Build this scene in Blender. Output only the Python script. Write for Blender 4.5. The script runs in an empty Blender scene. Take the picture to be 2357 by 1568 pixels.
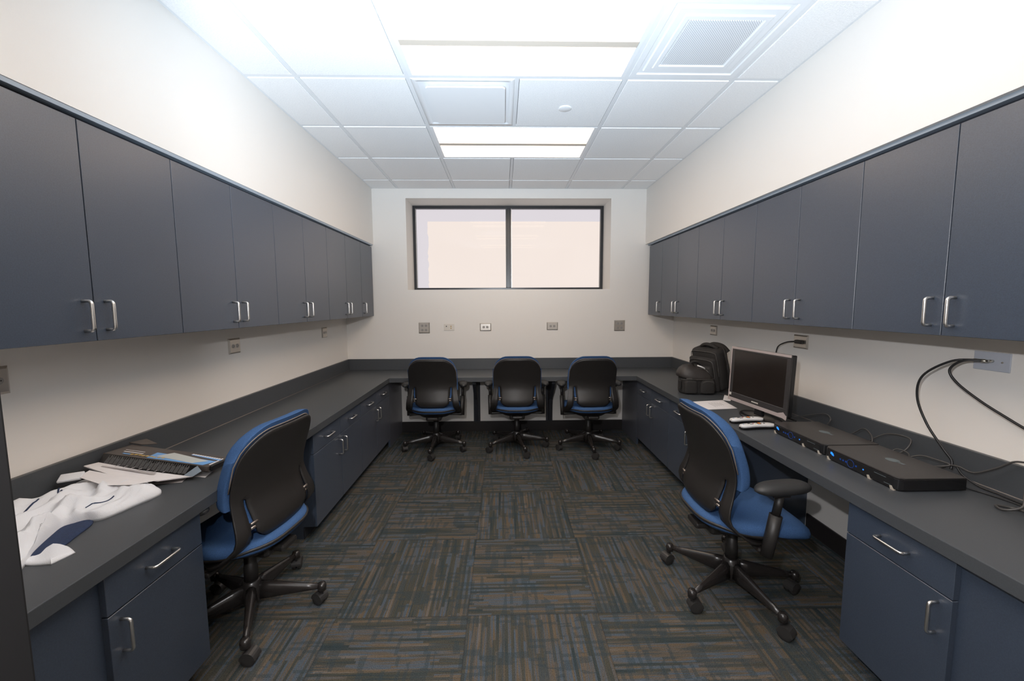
import bpy, bmesh, math, random
from mathutils import Vector, Matrix
C = bpy.context.scene.collection
PI = math.pi
random.seed(7)

# ------------------------------------------------------------------ camera, world, lights, exposure
EYE = 1.448
cam_d = bpy.data.cameras.new('camera'); cam = bpy.data.objects.new('camera', cam_d); C.objects.link(cam)
cam_d.sensor_fit = 'HORIZONTAL'; cam_d.sensor_width = 36.0
cam_d.lens = 917.79 / 2357 * 36.0; cam_d.clip_start = 0.02; cam_d.clip_end = 60
# rows: camera right, up, forward in room axes (x right, y into the room, z up)
Rr = Vector((0.9997475, -0.02204187, -0.00437003)); Ru = Vector((0.00635007, 0.09057727, 0.99586919)); Rf = Vector((0.02155499, 0.99564548, -0.09069437))
M = Matrix((Rr, Ru, -Rf)).transposed().to_4x4(); M.translation = Vector((0, 0, EYE))
cam.matrix_world = M
bpy.context.scene.camera = cam
vs = bpy.context.scene.view_settings
vs.view_transform = 'Standard'; vs.look = 'None'; vs.gamma = 1; vs.use_curve_mapping = False; vs.exposure = 0.0
w = bpy.data.worlds.new('world'); bpy.context.scene.world = w; w.use_nodes = True
w.node_tree.nodes['Background'].inputs[0].default_value = (0.8, 0.85, 1, 1); w.node_tree.nodes['Background'].inputs[1].default_value = 0.25
LAMP = 7.1            # radiance of the fluorescent lenses
# the photographer's flash beside and above the camera; then an added unseen spot, lower down, that lifts the ceiling like bounced flash
def lamp(name, kind, loc, energy, col, **k):
    d = bpy.data.lights.new(name, kind); d.energy = energy; d.color = col
    for a, v in k.items(): setattr(d, a, v)
    o = bpy.data.objects.new(name, d); C.objects.link(o); o.location = loc; return o
lamp('camera_flash', 'POINT', (-0.16, 0.0, 1.74), 78, (0.97, 0.97, 1.0), shadow_soft_size=0.02)
bf = lamp('bounce_fill', 'SPOT', (-0.16, 0.04, 1.42), 570, (0.72, 0.86, 1.0), shadow_soft_size=0.05, spot_size=math.radians(118), spot_blend=1.0)
bf.rotation_euler = Vector((0, 0.60, 0.80)).to_track_quat('-Z', 'Y').to_euler()

# ------------------------------------------------------------------ materials
def mat(name, col, rough=0.5, metal=0.0, spec=0.5, var=0.0, scale=60, bump=0.0, bscale=200, emis=None, estr=0, trans=0.0, alpha=1.0, coat=0, detail=3):
    m = bpy.data.materials.new(name); m.use_nodes = True; nt = m.node_tree; b = nt.nodes['Principled BSDF']
    b.inputs['Base Color'].default_value = (*col, 1); b.inputs['Roughness'].default_value = rough; b.inputs['Metallic'].default_value = metal
    b.inputs['Specular IOR Level'].default_value = spec; b.inputs['Coat Weight'].default_value = coat
    if trans: b.inputs['Transmission Weight'].default_value = trans
    if alpha < 1: b.inputs['Alpha'].default_value = alpha
    if emis: b.inputs['Emission Color'].default_value = (*emis, 1); b.inputs['Emission Strength'].default_value = estr
    tc = nt.nodes.new('ShaderNodeTexCoord')
    if var:
        n = nt.nodes.new('ShaderNodeTexNoise'); n.inputs['Scale'].default_value = scale; n.inputs['Detail'].default_value = detail
        nt.links.new(tc.outputs['Object'], n.inputs['Vector'])
        r = nt.nodes.new('ShaderNodeMapRange'); r.inputs[1].default_value = 0.3; r.inputs[2].default_value = 0.7
        r.inputs[3].default_value = 1 - var; r.inputs[4].default_value = 1 + var
        nt.links.new(n.outputs['Fac'], r.inputs[0])
        mx = nt.nodes.new('ShaderNodeVectorMath'); mx.operation = 'SCALE'; mx.inputs[0].default_value = col
        nt.links.new(r.outputs[0], mx.inputs['Scale']); nt.links.new(mx.outputs[0], b.inputs['Base Color'])
    if bump:
        n2 = nt.nodes.new('ShaderNodeTexNoise'); n2.inputs['Scale'].default_value = bscale; n2.inputs['Detail'].default_value = 2
        nt.links.new(tc.outputs['Object'], n2.inputs['Vector'])
        bp = nt.nodes.new('ShaderNodeBump'); bp.inputs['Strength'].default_value = bump; bp.inputs['Distance'].default_value = 0.002
        nt.links.new(n2.outputs['Fac'], bp.inputs['Height']); nt.links.new(bp.outputs[0], b.inputs['Normal'])
    return m
m_wall = mat('wall_paint', (0.825, 0.795, 0.755), 0.62, spec=0.3, bump=0.08, bscale=260)
m_grid = mat('ceiling_grid', (0.80, 0.82, 0.84), 0.5)
m_tile = mat('ceiling_tile', (0.92, 0.925, 0.93), 0.9, spec=0.1, var=0.05, scale=150, bump=0.5, bscale=160)
m_lam = mat('blue_laminate', (0.043, 0.059, 0.088), 0.34, spec=1.0, var=0.16, scale=260, bump=0.12, bscale=420)
_b = m_lam.node_tree.nodes['Principled BSDF']; _b.inputs['Sheen Weight'].default_value = 0.10; _b.inputs['Sheen Roughness'].default_value = 0.35; _b.inputs['Sheen Tint'].default_value = (1.0, 0.84, 0.80, 1)
m_edge = mat('laminate_edge', (0.030, 0.034, 0.045), 0.5)
m_kick = mat('toe_kick', (0.030, 0.033, 0.042), 0.6)
m_under = mat('beige_underside', (0.42, 0.37, 0.31), 0.6)
m_strip = mat('grey_filler', (0.30, 0.36, 0.43), 0.4)
m_top = mat('counter_laminate', (0.062, 0.068, 0.075), 0.42, spec=0.6, var=0.07, scale=300, bump=0.05, bscale=300)
m_base = mat('dark_baseboard', (0.022, 0.019, 0.019), 0.45)
m_steel = mat('satin_steel', (0.82, 0.80, 0.77), 0.28, metal=1.0, bump=0.03, bscale=500)
m_plate = mat('stainless_plate', (0.56, 0.52, 0.47), 0.32, metal=0.75)
m_ivory = mat('ivory_plastic', (0.72, 0.68, 0.62), 0.4)
m_blkp = mat('black_plastic', (0.020, 0.018, 0.017), 0.42, spec=0.5, bump=0.10, bscale=700)
m_pad = mat('arm_pad', (0.028, 0.028, 0.028), 0.48, bump=0.05, bscale=500)
m_base5 = mat('chair_base', (0.022, 0.019, 0.018), 0.27, spec=0.6)
m_wheel = mat('caster_rubber', (0.034, 0.032, 0.031), 0.38)
m_blue = mat('blue_upholstery', (0.048, 0.105, 0.235), 0.9, spec=0.15, var=0.22, scale=420, bump=0.5, bscale=520)
m_pipe = mat('shell_piping', (0.20, 0.17, 0.15), 0.5)
m_frame = mat('bronze_frame', (0.020, 0.022, 0.026), 0.28, spec=0.6)
m_jamb = mat('jamb_paint', (0.006, 0.0055, 0.0055), 0.7, spec=0.2)
m_glassblk = mat('screen', (0.018, 0.014, 0.012), 0.16, spec=0.5)
m_bezel = mat('clear_bezel', (0.045, 0.042, 0.042), 0.25, spec=0.4)
m_film = mat('protective_film', (0.40, 0.34, 0.33), 0.25, spec=0.6)
m_gloss = mat('gloss_black', (0.010, 0.010, 0.011), 0.22)
m_stb = mat('receiver_top', (0.030, 0.027, 0.026), 0.38, bump=0.04, bscale=600)
m_led = mat('blue_led', (0.0, 0.05, 0.3), 0.4, emis=(0.02, 0.22, 1.0), estr=1.6)
m_led2 = mat('dim_blue_led', (0.0, 0.03, 0.15), 0.4, emis=(0.01, 0.08, 0.6), estr=0.16)
m_logo = mat('logo_grey', (0.10, 0.13, 0.14), 0.35)
m_foot = mat('bright_foot', (0.75, 0.68, 0.58), 0.3, metal=0.6)
m_white = mat('white_plastic', (0.74, 0.73, 0.72), 0.35)
m_paper = mat('paper', (0.80, 0.77, 0.77), 0.7, var=0.02, scale=30)
m_grey = mat('printed_grey', (0.40, 0.37, 0.37), 0.7)
m_cloth = mat('white_jersey', (0.80, 0.81, 0.84), 0.85, spec=0.15, bump=0.35, bscale=420)
m_navy = mat('navy_jersey', (0.020, 0.035, 0.085), 0.85, var=0.15, scale=120, bump=0.3, bscale=400)
m_cable = mat('black_cable', (0.016, 0.016, 0.017), 0.35)
m_cableg = mat('grey_cable', (0.055, 0.052, 0.05), 0.4)
m_bag = mat('black_nylon', (0.022, 0.020, 0.019), 0.8, var=0.2, scale=300, bump=0.6, bscale=420)
m_bag2 = mat('black_leatherette', (0.034, 0.029, 0.027), 0.5, bump=0.2, bscale=300)
m_zip = mat('zip_grey', (0.085, 0.08, 0.075), 0.5)
m_orange = mat('orange_button', (0.85, 0.25, 0.03), 0.4)
m_red = mat('red_button', (0.7, 0.05, 0.04), 0.4)
m_yel = mat('yellow_button', (0.7, 0.55, 0.05), 0.4)
m_bluebtn = mat('blue_button', (0.25, 0.45, 0.8), 0.4)
m_card = mat('carton_brown', (0.075, 0.062, 0.055), 0.4, var=0.08, scale=40)
m_cardin = mat('carton_inside', (0.26, 0.13, 0.07), 0.7)
m_skyp = mat('carton_blue', (0.16, 0.36, 0.68), 0.45)
m_flap = mat('carton_flap', (0.24, 0.29, 0.34), 0.5)
m_gold = mat('carton_gold', (0.55, 0.36, 0.10), 0.45)
m_alu = mat('coax_metal', (0.7, 0.68, 0.6), 0.3, metal=1.0)
m_glass = mat('window_glass', (1, 1, 1), 0.0, trans=1.0, spec=0.5); m_glass.node_tree.nodes['Principled BSDF'].inputs['IOR'].default_value = 1.12
m_lav = mat('cool_white_plastic', (0.50, 0.53, 0.60), 0.4)
m_perf = None

def make_lens():
    m = bpy.data.materials.new('lit_lens'); m.use_nodes = True; nt = m.node_tree; nt.nodes.clear()
    e = nt.nodes.new('ShaderNodeEmission'); e.inputs[0].default_value = (1.0, 0.77, 0.57, 1); e.inputs[1].default_value = LAMP
    o = nt.nodes.new('ShaderNodeOutputMaterial'); nt.links.new(e.outputs[0], o.inputs[0]); return m
m_lens = make_lens()
def emit(name, col, s):
    m = bpy.data.materials.new(name); m.use_nodes = True; nt = m.node_tree; nt.nodes.clear()
    e = nt.nodes.new('ShaderNodeEmission'); e.inputs[0].default_value = (*col, 1)
    tc = nt.nodes.new('ShaderNodeTexCoord'); n = nt.nodes.new('ShaderNodeTexNoise'); n.inputs['Scale'].default_value = 1.2
    r = nt.nodes.new('ShaderNodeMapRange'); r.inputs[3].default_value = s * 0.97; r.inputs[4].default_value = s * 1.03
    nt.links.new(tc.outputs['Object'], n.inputs['Vector']); nt.links.new(n.outputs['Fac'], r.inputs[0]); nt.links.new(r.outputs[0], e.inputs[1])
    o = nt.nodes.new('ShaderNodeOutputMaterial'); nt.links.new(e.outputs[0], o.inputs[0]); return m
m_shade = emit('daylit_shade', (1.0, 0.88, 0.81), 0.92)
m_backglow = emit('dim_glow_band', (1.0, 0.94, 0.99), 0.74)  # weaker emission paints the less lit band around the sheet

def make_perf():
    m = mat('perforated_steel', (0.72, 0.74, 0.77), 0.5); nt = m.node_tree; b = nt.nodes['Principled BSDF']
    tc = nt.nodes.new('ShaderNodeTexCoord'); mp = nt.nodes.new('ShaderNodeMapping'); mp.inputs['Scale'].default_value = (130, 130, 130); mp.inputs['Rotation'].default_value = (0, 0, PI/4)
    fr = nt.nodes.new('ShaderNodeVectorMath'); fr.operation = 'FRACTION'; sb = nt.nodes.new('ShaderNodeVectorMath'); sb.operation = 'SUBTRACT'; sb.inputs[1].default_value = (0.5, 0.5, 0.5)
    ml = nt.nodes.new('ShaderNodeVectorMath'); ml.operation = 'MULTIPLY'; ml.inputs[1].default_value = (1, 1, 0)
    ln = nt.nodes.new('ShaderNodeVectorMath'); ln.operation = 'LENGTH'; r = nt.nodes.new('ShaderNodeMapRange'); r.inputs[1].default_value = 0.22; r.inputs[2].default_value = 0.30
    mx = nt.nodes.new('ShaderNodeMix'); mx.data_type = 'RGBA'; mx.inputs[6].default_value = (0.30, 0.31, 0.33, 1); mx.inputs[7].default_value = (0.80, 0.82, 0.85, 1)
    L = nt.links.new
    L(tc.outputs['Object'], mp.inputs[0]); L(mp.outputs[0], fr.inputs[0]); L(fr.outputs[0], sb.inputs[0]); L(sb.outputs[0], ml.inputs[0]); L(ml.outputs[0], ln.inputs[0])
    L(ln.outputs['Value'], r.inputs[0]); L(r.outputs[0], mx.inputs[0]); L(mx.outputs[2], b.inputs['Base Color']); return m
m_perf = make_perf()
m_whmet = mat('white_enamel', (0.84, 0.86, 0.88), 0.4)
m_rib = mat('shaded_rib', (0.62, 0.55, 0.47), 0.5)  # the rib's self-shadow is put into this beige

def make_carpet():
    m = bpy.data.materials.new('carpet_tiles'); m.use_nodes = True; nt = m.node_tree; b = nt.nodes['Principled BSDF']; L = nt.links.new
    def N(t, **k):
        n = nt.nodes.new(t)
        for a, v in k.items(): setattr(n, a, v)
        return n
    def mth(op, a, b_=None, c=None):
        n = N('ShaderNodeMath', operation=op)
        for i, v in enumerate((a, b_, c)):
            if v is None: continue
            if isinstance(v, (int, float)): n.inputs[i].default_value = v
            else: L(v, n.inputs[i])
        return n.outputs[0]
    tc = N('ShaderNodeTexCoord'); sp = N('ShaderNodeSeparateXYZ'); L(tc.outputs['Object'], sp.inputs[0])
    T = 0.6096
    u = mth('DIVIDE', mth('SUBTRACT', sp.outputs[0], -0.1739), T); v = mth('DIVIDE', mth('SUBTRACT', sp.outputs[1], 2.9598), T)
    cu = mth('FLOOR', u); cv = mth('FLOOR', v); fu = mth('FRACT', u); fv = mth('FRACT', v)
    par = mth('FLOORED_MODULO', mth('ADD', cu, cv), 2.0)        # 0 or 1
    ipar = mth('SUBTRACT', 1.0, par)
    # centre tile (0,-1) -> parity 1 -> stripes along y (across = u)
    a = mth('ADD', mth('MULTIPLY', fu, par), mth('MULTIPLY', fv, ipar))     # across
    l = mth('ADD', mth('MULTIPLY', fv, par), mth('MULTIPLY', fu, ipar))     # along
    seed = mth('ADD', mth('MULTIPLY', cu, 3.7), mth('MULTIPLY', cv, 11.3))
    def vec(x, y, z):
        c = N('ShaderNodeCombineXYZ')
        for i, q in enumerate((x, y, z)):
            if isinstance(q, (int, float)): c.inputs[i].default_value = q
            else: L(q, c.inputs[i])
        return c.outputs[0]
    def noise(vv, det=2.0, rough=0.5):
        n = N('ShaderNodeTexNoise'); n.inputs['Scale'].default_value = 1.0; n.inputs['Detail'].default_value = det; n.inputs['Roughness'].default_value = rough
        L(vv, n.inputs['Vector']); return n.outputs['Fac']
    def white(vv):
        n = N('ShaderNodeTexWhiteNoise', noise_dimensions='3D'); L(vv, n.inputs['Vector']); return n.outputs['Value']
    sid = mth('FLOOR', mth('MULTIPLY', a, 46.0))
    # dashes: every stripe is cut into lengths, their ends jittered by stripe
    off = mth('MULTIPLY', white(vec(sid, seed, 5.1)), 3.0)
    did = mth('FLOOR', mth('ADD', mth('MULTIPLY', l, 1.8), off))
    r1 = white(vec(sid, did, seed))
    n1 = noise(vec(mth('MULTIPLY', a, 26.0), mth('MULTIPLY', l, 1.6), seed), 1.0)
    n3 = noise(vec(mth('MULTIPLY', a, 48.0), mth('MULTIPLY', l, 3.5), seed), 2.0)
    h = mth('ADD', mth('ADD', mth('MULTIPLY', r1, 0.40), mth('MULTIPLY', n1, 0.45)), mth('MULTIPLY', n3, 0.33))
    ramp = N('ShaderNodeValToRGB'); cr = ramp.color_ramp; cr.interpolation = 'LINEAR'
    cols = [(0.24, (0.026, 0.038, 0.044)), (0.38, (0.040, 0.050, 0.050)), (0.47, (0.068, 0.062, 0.046)), (0.54, (0.050, 0.060, 0.064)), (0.61, (0.100, 0.080, 0.058)), (0.69, (0.068, 0.092, 0.118)), (0.78, (0.108, 0.080, 0.050)), (0.90, (0.135, 0.125, 0.115))]
    cr.elements[0].position = cols[0][0]; cr.elements[0].color = (*cols[0][1], 1); cr.elements[1].position = cols[-1][0]; cr.elements[1].color = (*cols[-1][1], 1)
    for p, c in cols[1:-1]:
        e = cr.elements.new(p); e.color = (*c, 1)
    L(h, ramp.inputs[0])
    # cross weave: darker teal blocks running the other way
    cidx = mth('FLOOR', mth('MULTIPLY', l, 40.0)); bidx = mth('FLOOR', mth('MULTIPLY', a, 9.0))
    rc = white(vec(cidx, bidx, mth('ADD', seed, 2.3)))
    nb = noise(vec(mth('MULTIPLY', a, 3.2), mth('MULTIPLY', l, 7.0), mth('ADD', seed, 40.0)), 1.0)
    cw = mth('MULTIPLY', mth('GREATER_THAN', mth('ADD', mth('MULTIPLY', rc, 0.5), nb), 0.87), 0.5)
    mx = N('ShaderNodeMix', data_type='RGBA'); L(cw, mx.inputs[0]); L(ramp.outputs[0], mx.inputs[6]); mx.inputs[7].default_value = (0.034, 0.050, 0.058, 1)
    # pile: tufts
    tv = vec(mth('MULTIPLY', sp.outputs[0], 260.0), mth('MULTIPLY', sp.outputs[1], 260.0), 0.0)
    tuft = noise(tv, 2.0, 0.7)
    mr = N('ShaderNodeMapRange'); L(tuft, mr.inputs[0]); mr.inputs[1].default_value = 0.25; mr.inputs[2].default_value = 0.75; mr.inputs[3].default_value = 0.55; mr.inputs[4].default_value = 1.5
    # seams between tiles
    ea = mth('MINIMUM', mth('MINIMUM', fu, mth('SUBTRACT', 1.0, fu)), mth('MINIMUM', fv, mth('SUBTRACT', 1.0, fv)))
    seam = N('ShaderNodeMapRange'); L(ea, seam.inputs[0]); seam.inputs[1].default_value = 0.0; seam.inputs[2].default_value = 0.008; seam.inputs[3].default_value = 0.7; seam.inputs[4].default_value = 1.0
    sc = N('ShaderNodeVectorMath', operation='SCALE'); L(mx.outputs[2], sc.inputs[0]); L(mth('MULTIPLY', mr.outputs[0], seam.outputs[0]), sc.inputs['Scale'])
    L(sc.outputs[0], b.inputs['Base Color']); b.inputs['Roughness'].default_value = 0.95; b.inputs['Specular IOR Level'].default_value = 0.1
    bp = N('ShaderNodeBump'); bp.inputs['Strength'].default_value = 0.7; bp.inputs['Distance'].default_value = 0.004; L(tuft, bp.inputs['Height']); L(bp.outputs[0], b.inputs['Normal'])
    return m
m_carpet = make_carpet()

def make_print(name, base, ink, sa, sb, thr=0.5):
    m = mat(name, base, 0.5); nt = m.node_tree; b = nt.nodes['Principled BSDF']; L = nt.links.new
    tc = nt.nodes.new('ShaderNodeTexCoord'); mp = nt.nodes.new('ShaderNodeMapping'); mp.inputs['Scale'].default_value = (sa, sb, sb); L(tc.outputs['Generated'], mp.inputs[0])
    n = nt.nodes.new('ShaderNodeTexNoise'); n.inputs['Scale'].default_value = 1; n.inputs['Detail'].default_value = 1; L(mp.outputs[0], n.inputs['Vector'])
    r = nt.nodes.new('ShaderNodeMapRange'); r.inputs[1].default_value = thr; r.inputs[2].default_value = thr + 0.05; L(n.outputs['Fac'], r.inputs[0])
    mx = nt.nodes.new('ShaderNodeMix'); mx.data_type = 'RGBA'; mx.inputs[6].default_value = (*base, 1); mx.inputs[7].default_value = (*ink, 1); L(r.outputs[0], mx.inputs[0]); L(mx.outputs[2], b.inputs['Base Color']); return m
m_text = make_print('small_print', (0.022, 0.022, 0.024), (0.11, 0.11, 0.11), 90, 7, 0.50)

# ------------------------------------------------------------------ builders
def chain(o):
    m = Matrix.Identity(4)
    while o is not None:
        m = Matrix.LocRotScale(o.location, o.rotation_euler, o.scale) @ m; o = o.parent
    return m
class MB:
    def __init__(s): s.bm = bmesh.new(); s.mi = 0
    def _fin(s, before, M=None):
        fs = [f for f in s.bm.faces if f not in before]
        for f in fs: f.material_index = s.mi
        return fs
    def box(s, x0, x1, y0, y1, z0, z1, bev=0.0, seg=2, M=None):
        b2 = bmesh.new(); bmesh.ops.create_cube(b2, size=1)
        sx, sy, sz = x1 - x0, y1 - y0, z1 - z0
        for v in b2.verts: v.co = Vector(((v.co.x + .5) * sx + x0, (v.co.y + .5) * sy + y0, (v.co.z + .5) * sz + z0))
        if bev > 0: bmesh.ops.bevel(b2, geom=b2.verts[:] + b2.edges[:], offset=bev, segments=seg, affect='EDGES', profile=0.5)
        return s.merge(b2, M)
    def merge(s, b2, M=None):
        if M is not None: b2.transform(M)
        vm = {}
        for v in b2.verts: vm[v] = s.bm.verts.new(v.co)
        for f in b2.faces:
            try: nf = s.bm.faces.new([vm[v] for v in f.verts]); nf.material_index = s.mi; nf.smooth = f.smooth
            except ValueError: pass
        b2.free(); return s
    def prism(s, pts, h0, h1, axis='z', bev=0.0, M=None):
        b2 = bmesh.new()
        def P(p, h): return {'z': (p[0], p[1], h), 'y': (p[0], h, p[1]), 'x': (h, p[0], p[1])}[axis]
        A = [b2.verts.new(P(p, h0)) for p in pts]; B = [b2.verts.new(P(p, h1)) for p in pts]; n = len(pts)
        b2.faces.new(A); b2.faces.new(B[::-1])
        for i in range(n): b2.faces.new((A[i], A[(i + 1) % n], B[(i + 1) % n], B[i]))
        bmesh.ops.recalc_face_normals(b2, faces=b2.faces[:])
        if bev: bmesh.ops.bevel(b2, geom=b2.edges[:], offset=bev, segments=2, affect='EDGES', profile=0.5)
        return s.merge(b2, M)
    def tube(s, pts, r, seg=10, smooth=0, caps=True, sx=1.0):
        pts = [Vector(p) for p in pts]
        if smooth:
            P = [pts[0]] + pts + [pts[-1]]; out = []
            for i in range(1, len(P) - 2):
                for k in range(smooth):
                    t = k / smooth; p0, p1, p2, p3 = P[i-1], P[i], P[i+1], P[i+2]
                    out.append(0.5 * ((2*p1) + (-p0 + p2)*t + (2*p0 - 5*p1 + 4*p2 - p3)*t*t + (-p0 + 3*p1 - 3*p2 + p3)*t**3))
            out.append(pts[-1]); pts = out
        rr = r if isinstance(r, (list, tuple)) else None
        b2 = bmesh.new(); rings = []; n = len(pts); nrm = None
        for i, p in enumerate(pts):
            t = (pts[min(i+1, n-1)] - pts[max(i-1, 0)]).normalized()
            if nrm is None: nrm = t.orthogonal().normalized()
            nrm = (nrm - t * nrm.dot(t)); nrm = nrm.normalized() if nrm.length > 1e-6 else t.orthogonal().normalized()
            bn = t.cross(nrm); R_ = r if rr is None else rr[min(int(i * len(rr) / n), len(rr)-1)] if len(rr) != n else rr[i]
            rings.append([b2.verts.new(p + (nrm * math.cos(2*PI*k/seg) * sx + bn * math.sin(2*PI*k/seg)) * R_) for k in range(seg)])
        for i in range(n - 1):
            for k in range(seg):
                f = b2.faces.new((rings[i][k], rings[i][(k+1) % seg], rings[i+1][(k+1) % seg], rings[i+1][k])); f.smooth = True
        if caps: b2.faces.new(rings[0][::-1]); b2.faces.new(rings[-1])
        return s.merge(b2)
    def lathe(s, prof, seg=24, M=None, sm=True):
        b2 = bmesh.new(); rings = []
        for r, z in prof: rings.append([b2.verts.new((r * math.cos(2*PI*k/seg), r * math.sin(2*PI*k/seg), z)) for k in range(seg)])
        for i in range(len(prof) - 1):
            for k in range(seg):
                f = b2.faces.new((rings[i][k], rings[i][(k+1) % seg], rings[i+1][(k+1) % seg], rings[i+1][k])); f.smooth = sm
        b2.faces.new(rings[0][::-1]); b2.faces.new(rings[-1])
        bmesh.ops.recalc_face_normals(b2, faces=b2.faces[:])
        return s.merge(b2, M)
    def loft(s, rings, cap=True, sm=True, M=None):
        b2 = bmesh.new(); R_ = [[b2.verts.new(p) for p in r] for r in rings]; n = len(rings[0])
        for i in range(len(R_) - 1):
            for k in range(n):
                f = b2.faces.new((R_[i][k], R_[i][(k+1) % n], R_[i+1][(k+1) % n], R_[i+1][k])); f.smooth = sm
        if cap: b2.faces.new(R_[0][::-1]); b2.faces.new(R_[-1])
        bmesh.ops.recalc_face_normals(b2, faces=b2.faces[:])
        return s.merge(b2, M)
    def build(s, name, m, parent=None, local=False, smooth=None):
        me = bpy.data.meshes.new(name)
        if parent is not None and not local: s.bm.transform(chain(parent).inverted())
        bmesh.ops.recalc_face_normals(s.bm, faces=s.bm.faces[:])
        if smooth is not None:
            for f in s.bm.faces: f.smooth = smooth
        s.bm.to_mesh(me); s.bm.free()
        for mm in (m if isinstance(m, (list, tuple)) else [m]): me.materials.append(mm)
        o = bpy.data.objects.new(name, me); C.objects.link(o); o.parent = parent
        return o
def tag(o, label, cat, group=None, kind=None):
    o['label'] = label; o['category'] = cat
    if group: o['group'] = group
    if kind: o['kind'] = kind
    return o
def thing(name, label, cat, loc=(0, 0, 0), rz=0.0, group=None):
    o = bpy.data.objects.new(name, None); C.objects.link(o); o.location = loc; o.rotation_euler = (0, 0, rz); o.empty_display_size = 0.1
    return tag(o, label, cat, group)
def struct(name, mb, m, parent=None):
    o = mb.build(name, m, parent)
    if parent is None: o['kind'] = 'structure'
    return o
def copy_tree(o, parent=None):
    c = o.copy(); C.objects.link(c); c.parent = parent
    for ch in [x for x in bpy.data.objects if x.parent == o]: copy_tree(ch, c)
    return c
def centred(o):
    """move a one-mesh thing's origin to the base of its mesh"""
    vsx = [v.co for v in o.data.vertices]
    c = Vector(((min(v.x for v in vsx) + max(v.x for v in vsx)) / 2, (min(v.y for v in vsx) + max(v.y for v in vsx)) / 2, min(v.z for v in vsx)))
    o.data.transform(Matrix.Translation(-c)); o.location = c; return o

# ------------------------------------------------------------------ room measures (metres)
XL, XR, YB, YF = -1.7476, 1.9329, 4.4835, 0.25     # walls
SL, SR = -1.42, 1.5869                              # soffit faces
ZC, ZS = 2.704, 2.104                               # ceiling, soffit underside
ZT = 0.717; TT = 0.047                              # counter top, its thickness
CL, CR, CB = -1.143, 1.348, 3.962                   # counter front edges
DL, DR = -1.160, 1.365                              # base door faces
UL, UR = -1.432, 1.6153                             # upper door faces
WX0, WX1, WZ0, WZ1, WY = -1.056, 1.1976, 1.612, 2.602, 4.865

# ------------------------------------------------------------------ setting
struct('floor', MB().box(XL - .1, XR + .1, -1.7, YB + .1, -0.05, 0.0), m_carpet)
struct('wall_left', MB().box(XL - .12, XL, YF - .15, YB + .5, -0.05, 2.85), m_wall)
struct('wall_left_soffit', MB().box(XL, SL, YF, YB, ZS, 2.85), m_wall)
struct('wall_right', MB().box(XR, XR + .12, YF - .15, YB + .5, -0.05, 2.85), m_wall)
struct('wall_right_soffit', MB().box(SR, XR, YF, YB, ZS, 2.85), m_wall)
wb = MB()
wb.box(XL, WX0, YB, WY + .05, 0, 2.85).box(WX1, XR, YB, WY + .05, 0, 2.85).box(WX0, WX1, YB, WY + .05, 0, WZ0).box(WX0, WX1, YB, WY + .05, WZ1, 2.85)
struct('wall_back', wb, m_wall)
DX0, DX1, DH = -0.3475, 0.645, 2.13                  # doorway the camera looks through
wf = MB(); wf.box(XL, DX0, YF - .15, YF, 0, 2.85).box(DX1, XR, YF - .15, YF, 0, 2.85).box(DX0, DX1, YF - .15, YF, DH, 2.85)
struct('wall_front', wf, m_wall)
df = MB()                                           # dark steel door frame with casings on both faces
for x0, x1 in ((DX0, DX0 + .022), (DX1 - .022, DX1)): df.box(x0, x1, YF - .165, YF + .012, 0, DH - .022, 0.002)
df.box(DX0, DX1, YF - .165, YF + .012, DH - .022, DH, 0.002)
for y0, y1 in ((YF, YF + .012), (YF - .165, YF - .15)):
    df.box(DX0 - .05, DX0 + .001, y0, y1, 0, DH + .05, 0.002); df.box(DX1 - .001, DX1 + .05, y0, y1, 0, DH + .05, 0.002); df.box(DX0, DX1, y0, y1, DH, DH + .05, 0.002)
struct('door_1', df, m_jamb)
struct('wall_hall', MB().box(XL - .1, XR + .1, -1.8, -1.7, 0, 2.85).box(XL - .1, XL, -1.7, YF - .15, 0, 2.85).box(XR, XR + .1, -1.7, YF - .15, 0, 2.85), m_wall)
struct('ceiling_hall', MB().box(XL - .1, XR + .1, -1.8, YF - .15, ZC, ZC + .1), m_tile)

T = 0.6096; GX = 0.0857; GY = 2.3405
xl = [SL] + [GX + i * T for i in (-2, -1, 0, 1, 2)] + [SR]
yl = [YF] + [GY + j * T for j in (-3, -2, -1, 0, 1, 2, 3)] + [YB]
lights = {(2, j) for j in (1, 3, 5)} | {(3, j) for j in (1, 3, 5)}
special = {(4, 3): 'return', (2, 4): 'diffuser'}
ce = MB(); ce.mi = 1
hw = 0.012
for j, y in enumerate(yl[1:-1], 1): ce.box(SL, SR, y - hw, y + hw, ZC, ZC + .03)
for i, x in enumerate(xl[1:-1], 1):
    for j in range(len(yl) - 1):
        if i == 3 and (2, j) in lights: continue
        ce.box(x - hw, x + hw, yl[j] + (hw if j else 0), yl[j+1] - (hw if j < len(yl) - 2 else 0), ZC, ZC + .03)
for x0, x1 in ((SL, SL + .014), (SR - .014, SR)): ce.box(x0, x1, YF, YB, ZC - .0005, ZC + .03)
ce.box(SL + .014, SR - .014, YB - .014, YB, ZC - .0005, ZC + .03)
ce.box(SL, SR, YF, YB, 2.80, 2.84)
ce.mi = 0
for i in range(len(xl) - 1):
    for j in range(len(yl) - 1):
        if (i, j) in lights or (i, j) in special: continue
        ce.box(xl[i] + .015, xl[i+1] - .015, yl[j] + .015, yl[j+1] - .015, ZC - .004, ZC + .02, 0.0025, 1)
struct('ceiling', ce, [m_tile, m_grid])

# baseboards in the knee spaces
struct('baseboard_back', MB().box(-1.16, 1.364, YB - .012, YB, 0, 0.115, 0.003), m_base)
struct('baseboard_right', MB().box(XR - .012, XR, 1.49, 2.39, 0, 0.115, 0.003), m_base)
struct('baseboard_left', MB().box(XL, XL + .012, 1.49, 2.37, 0, 0.115, 0.003), m_base)
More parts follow.
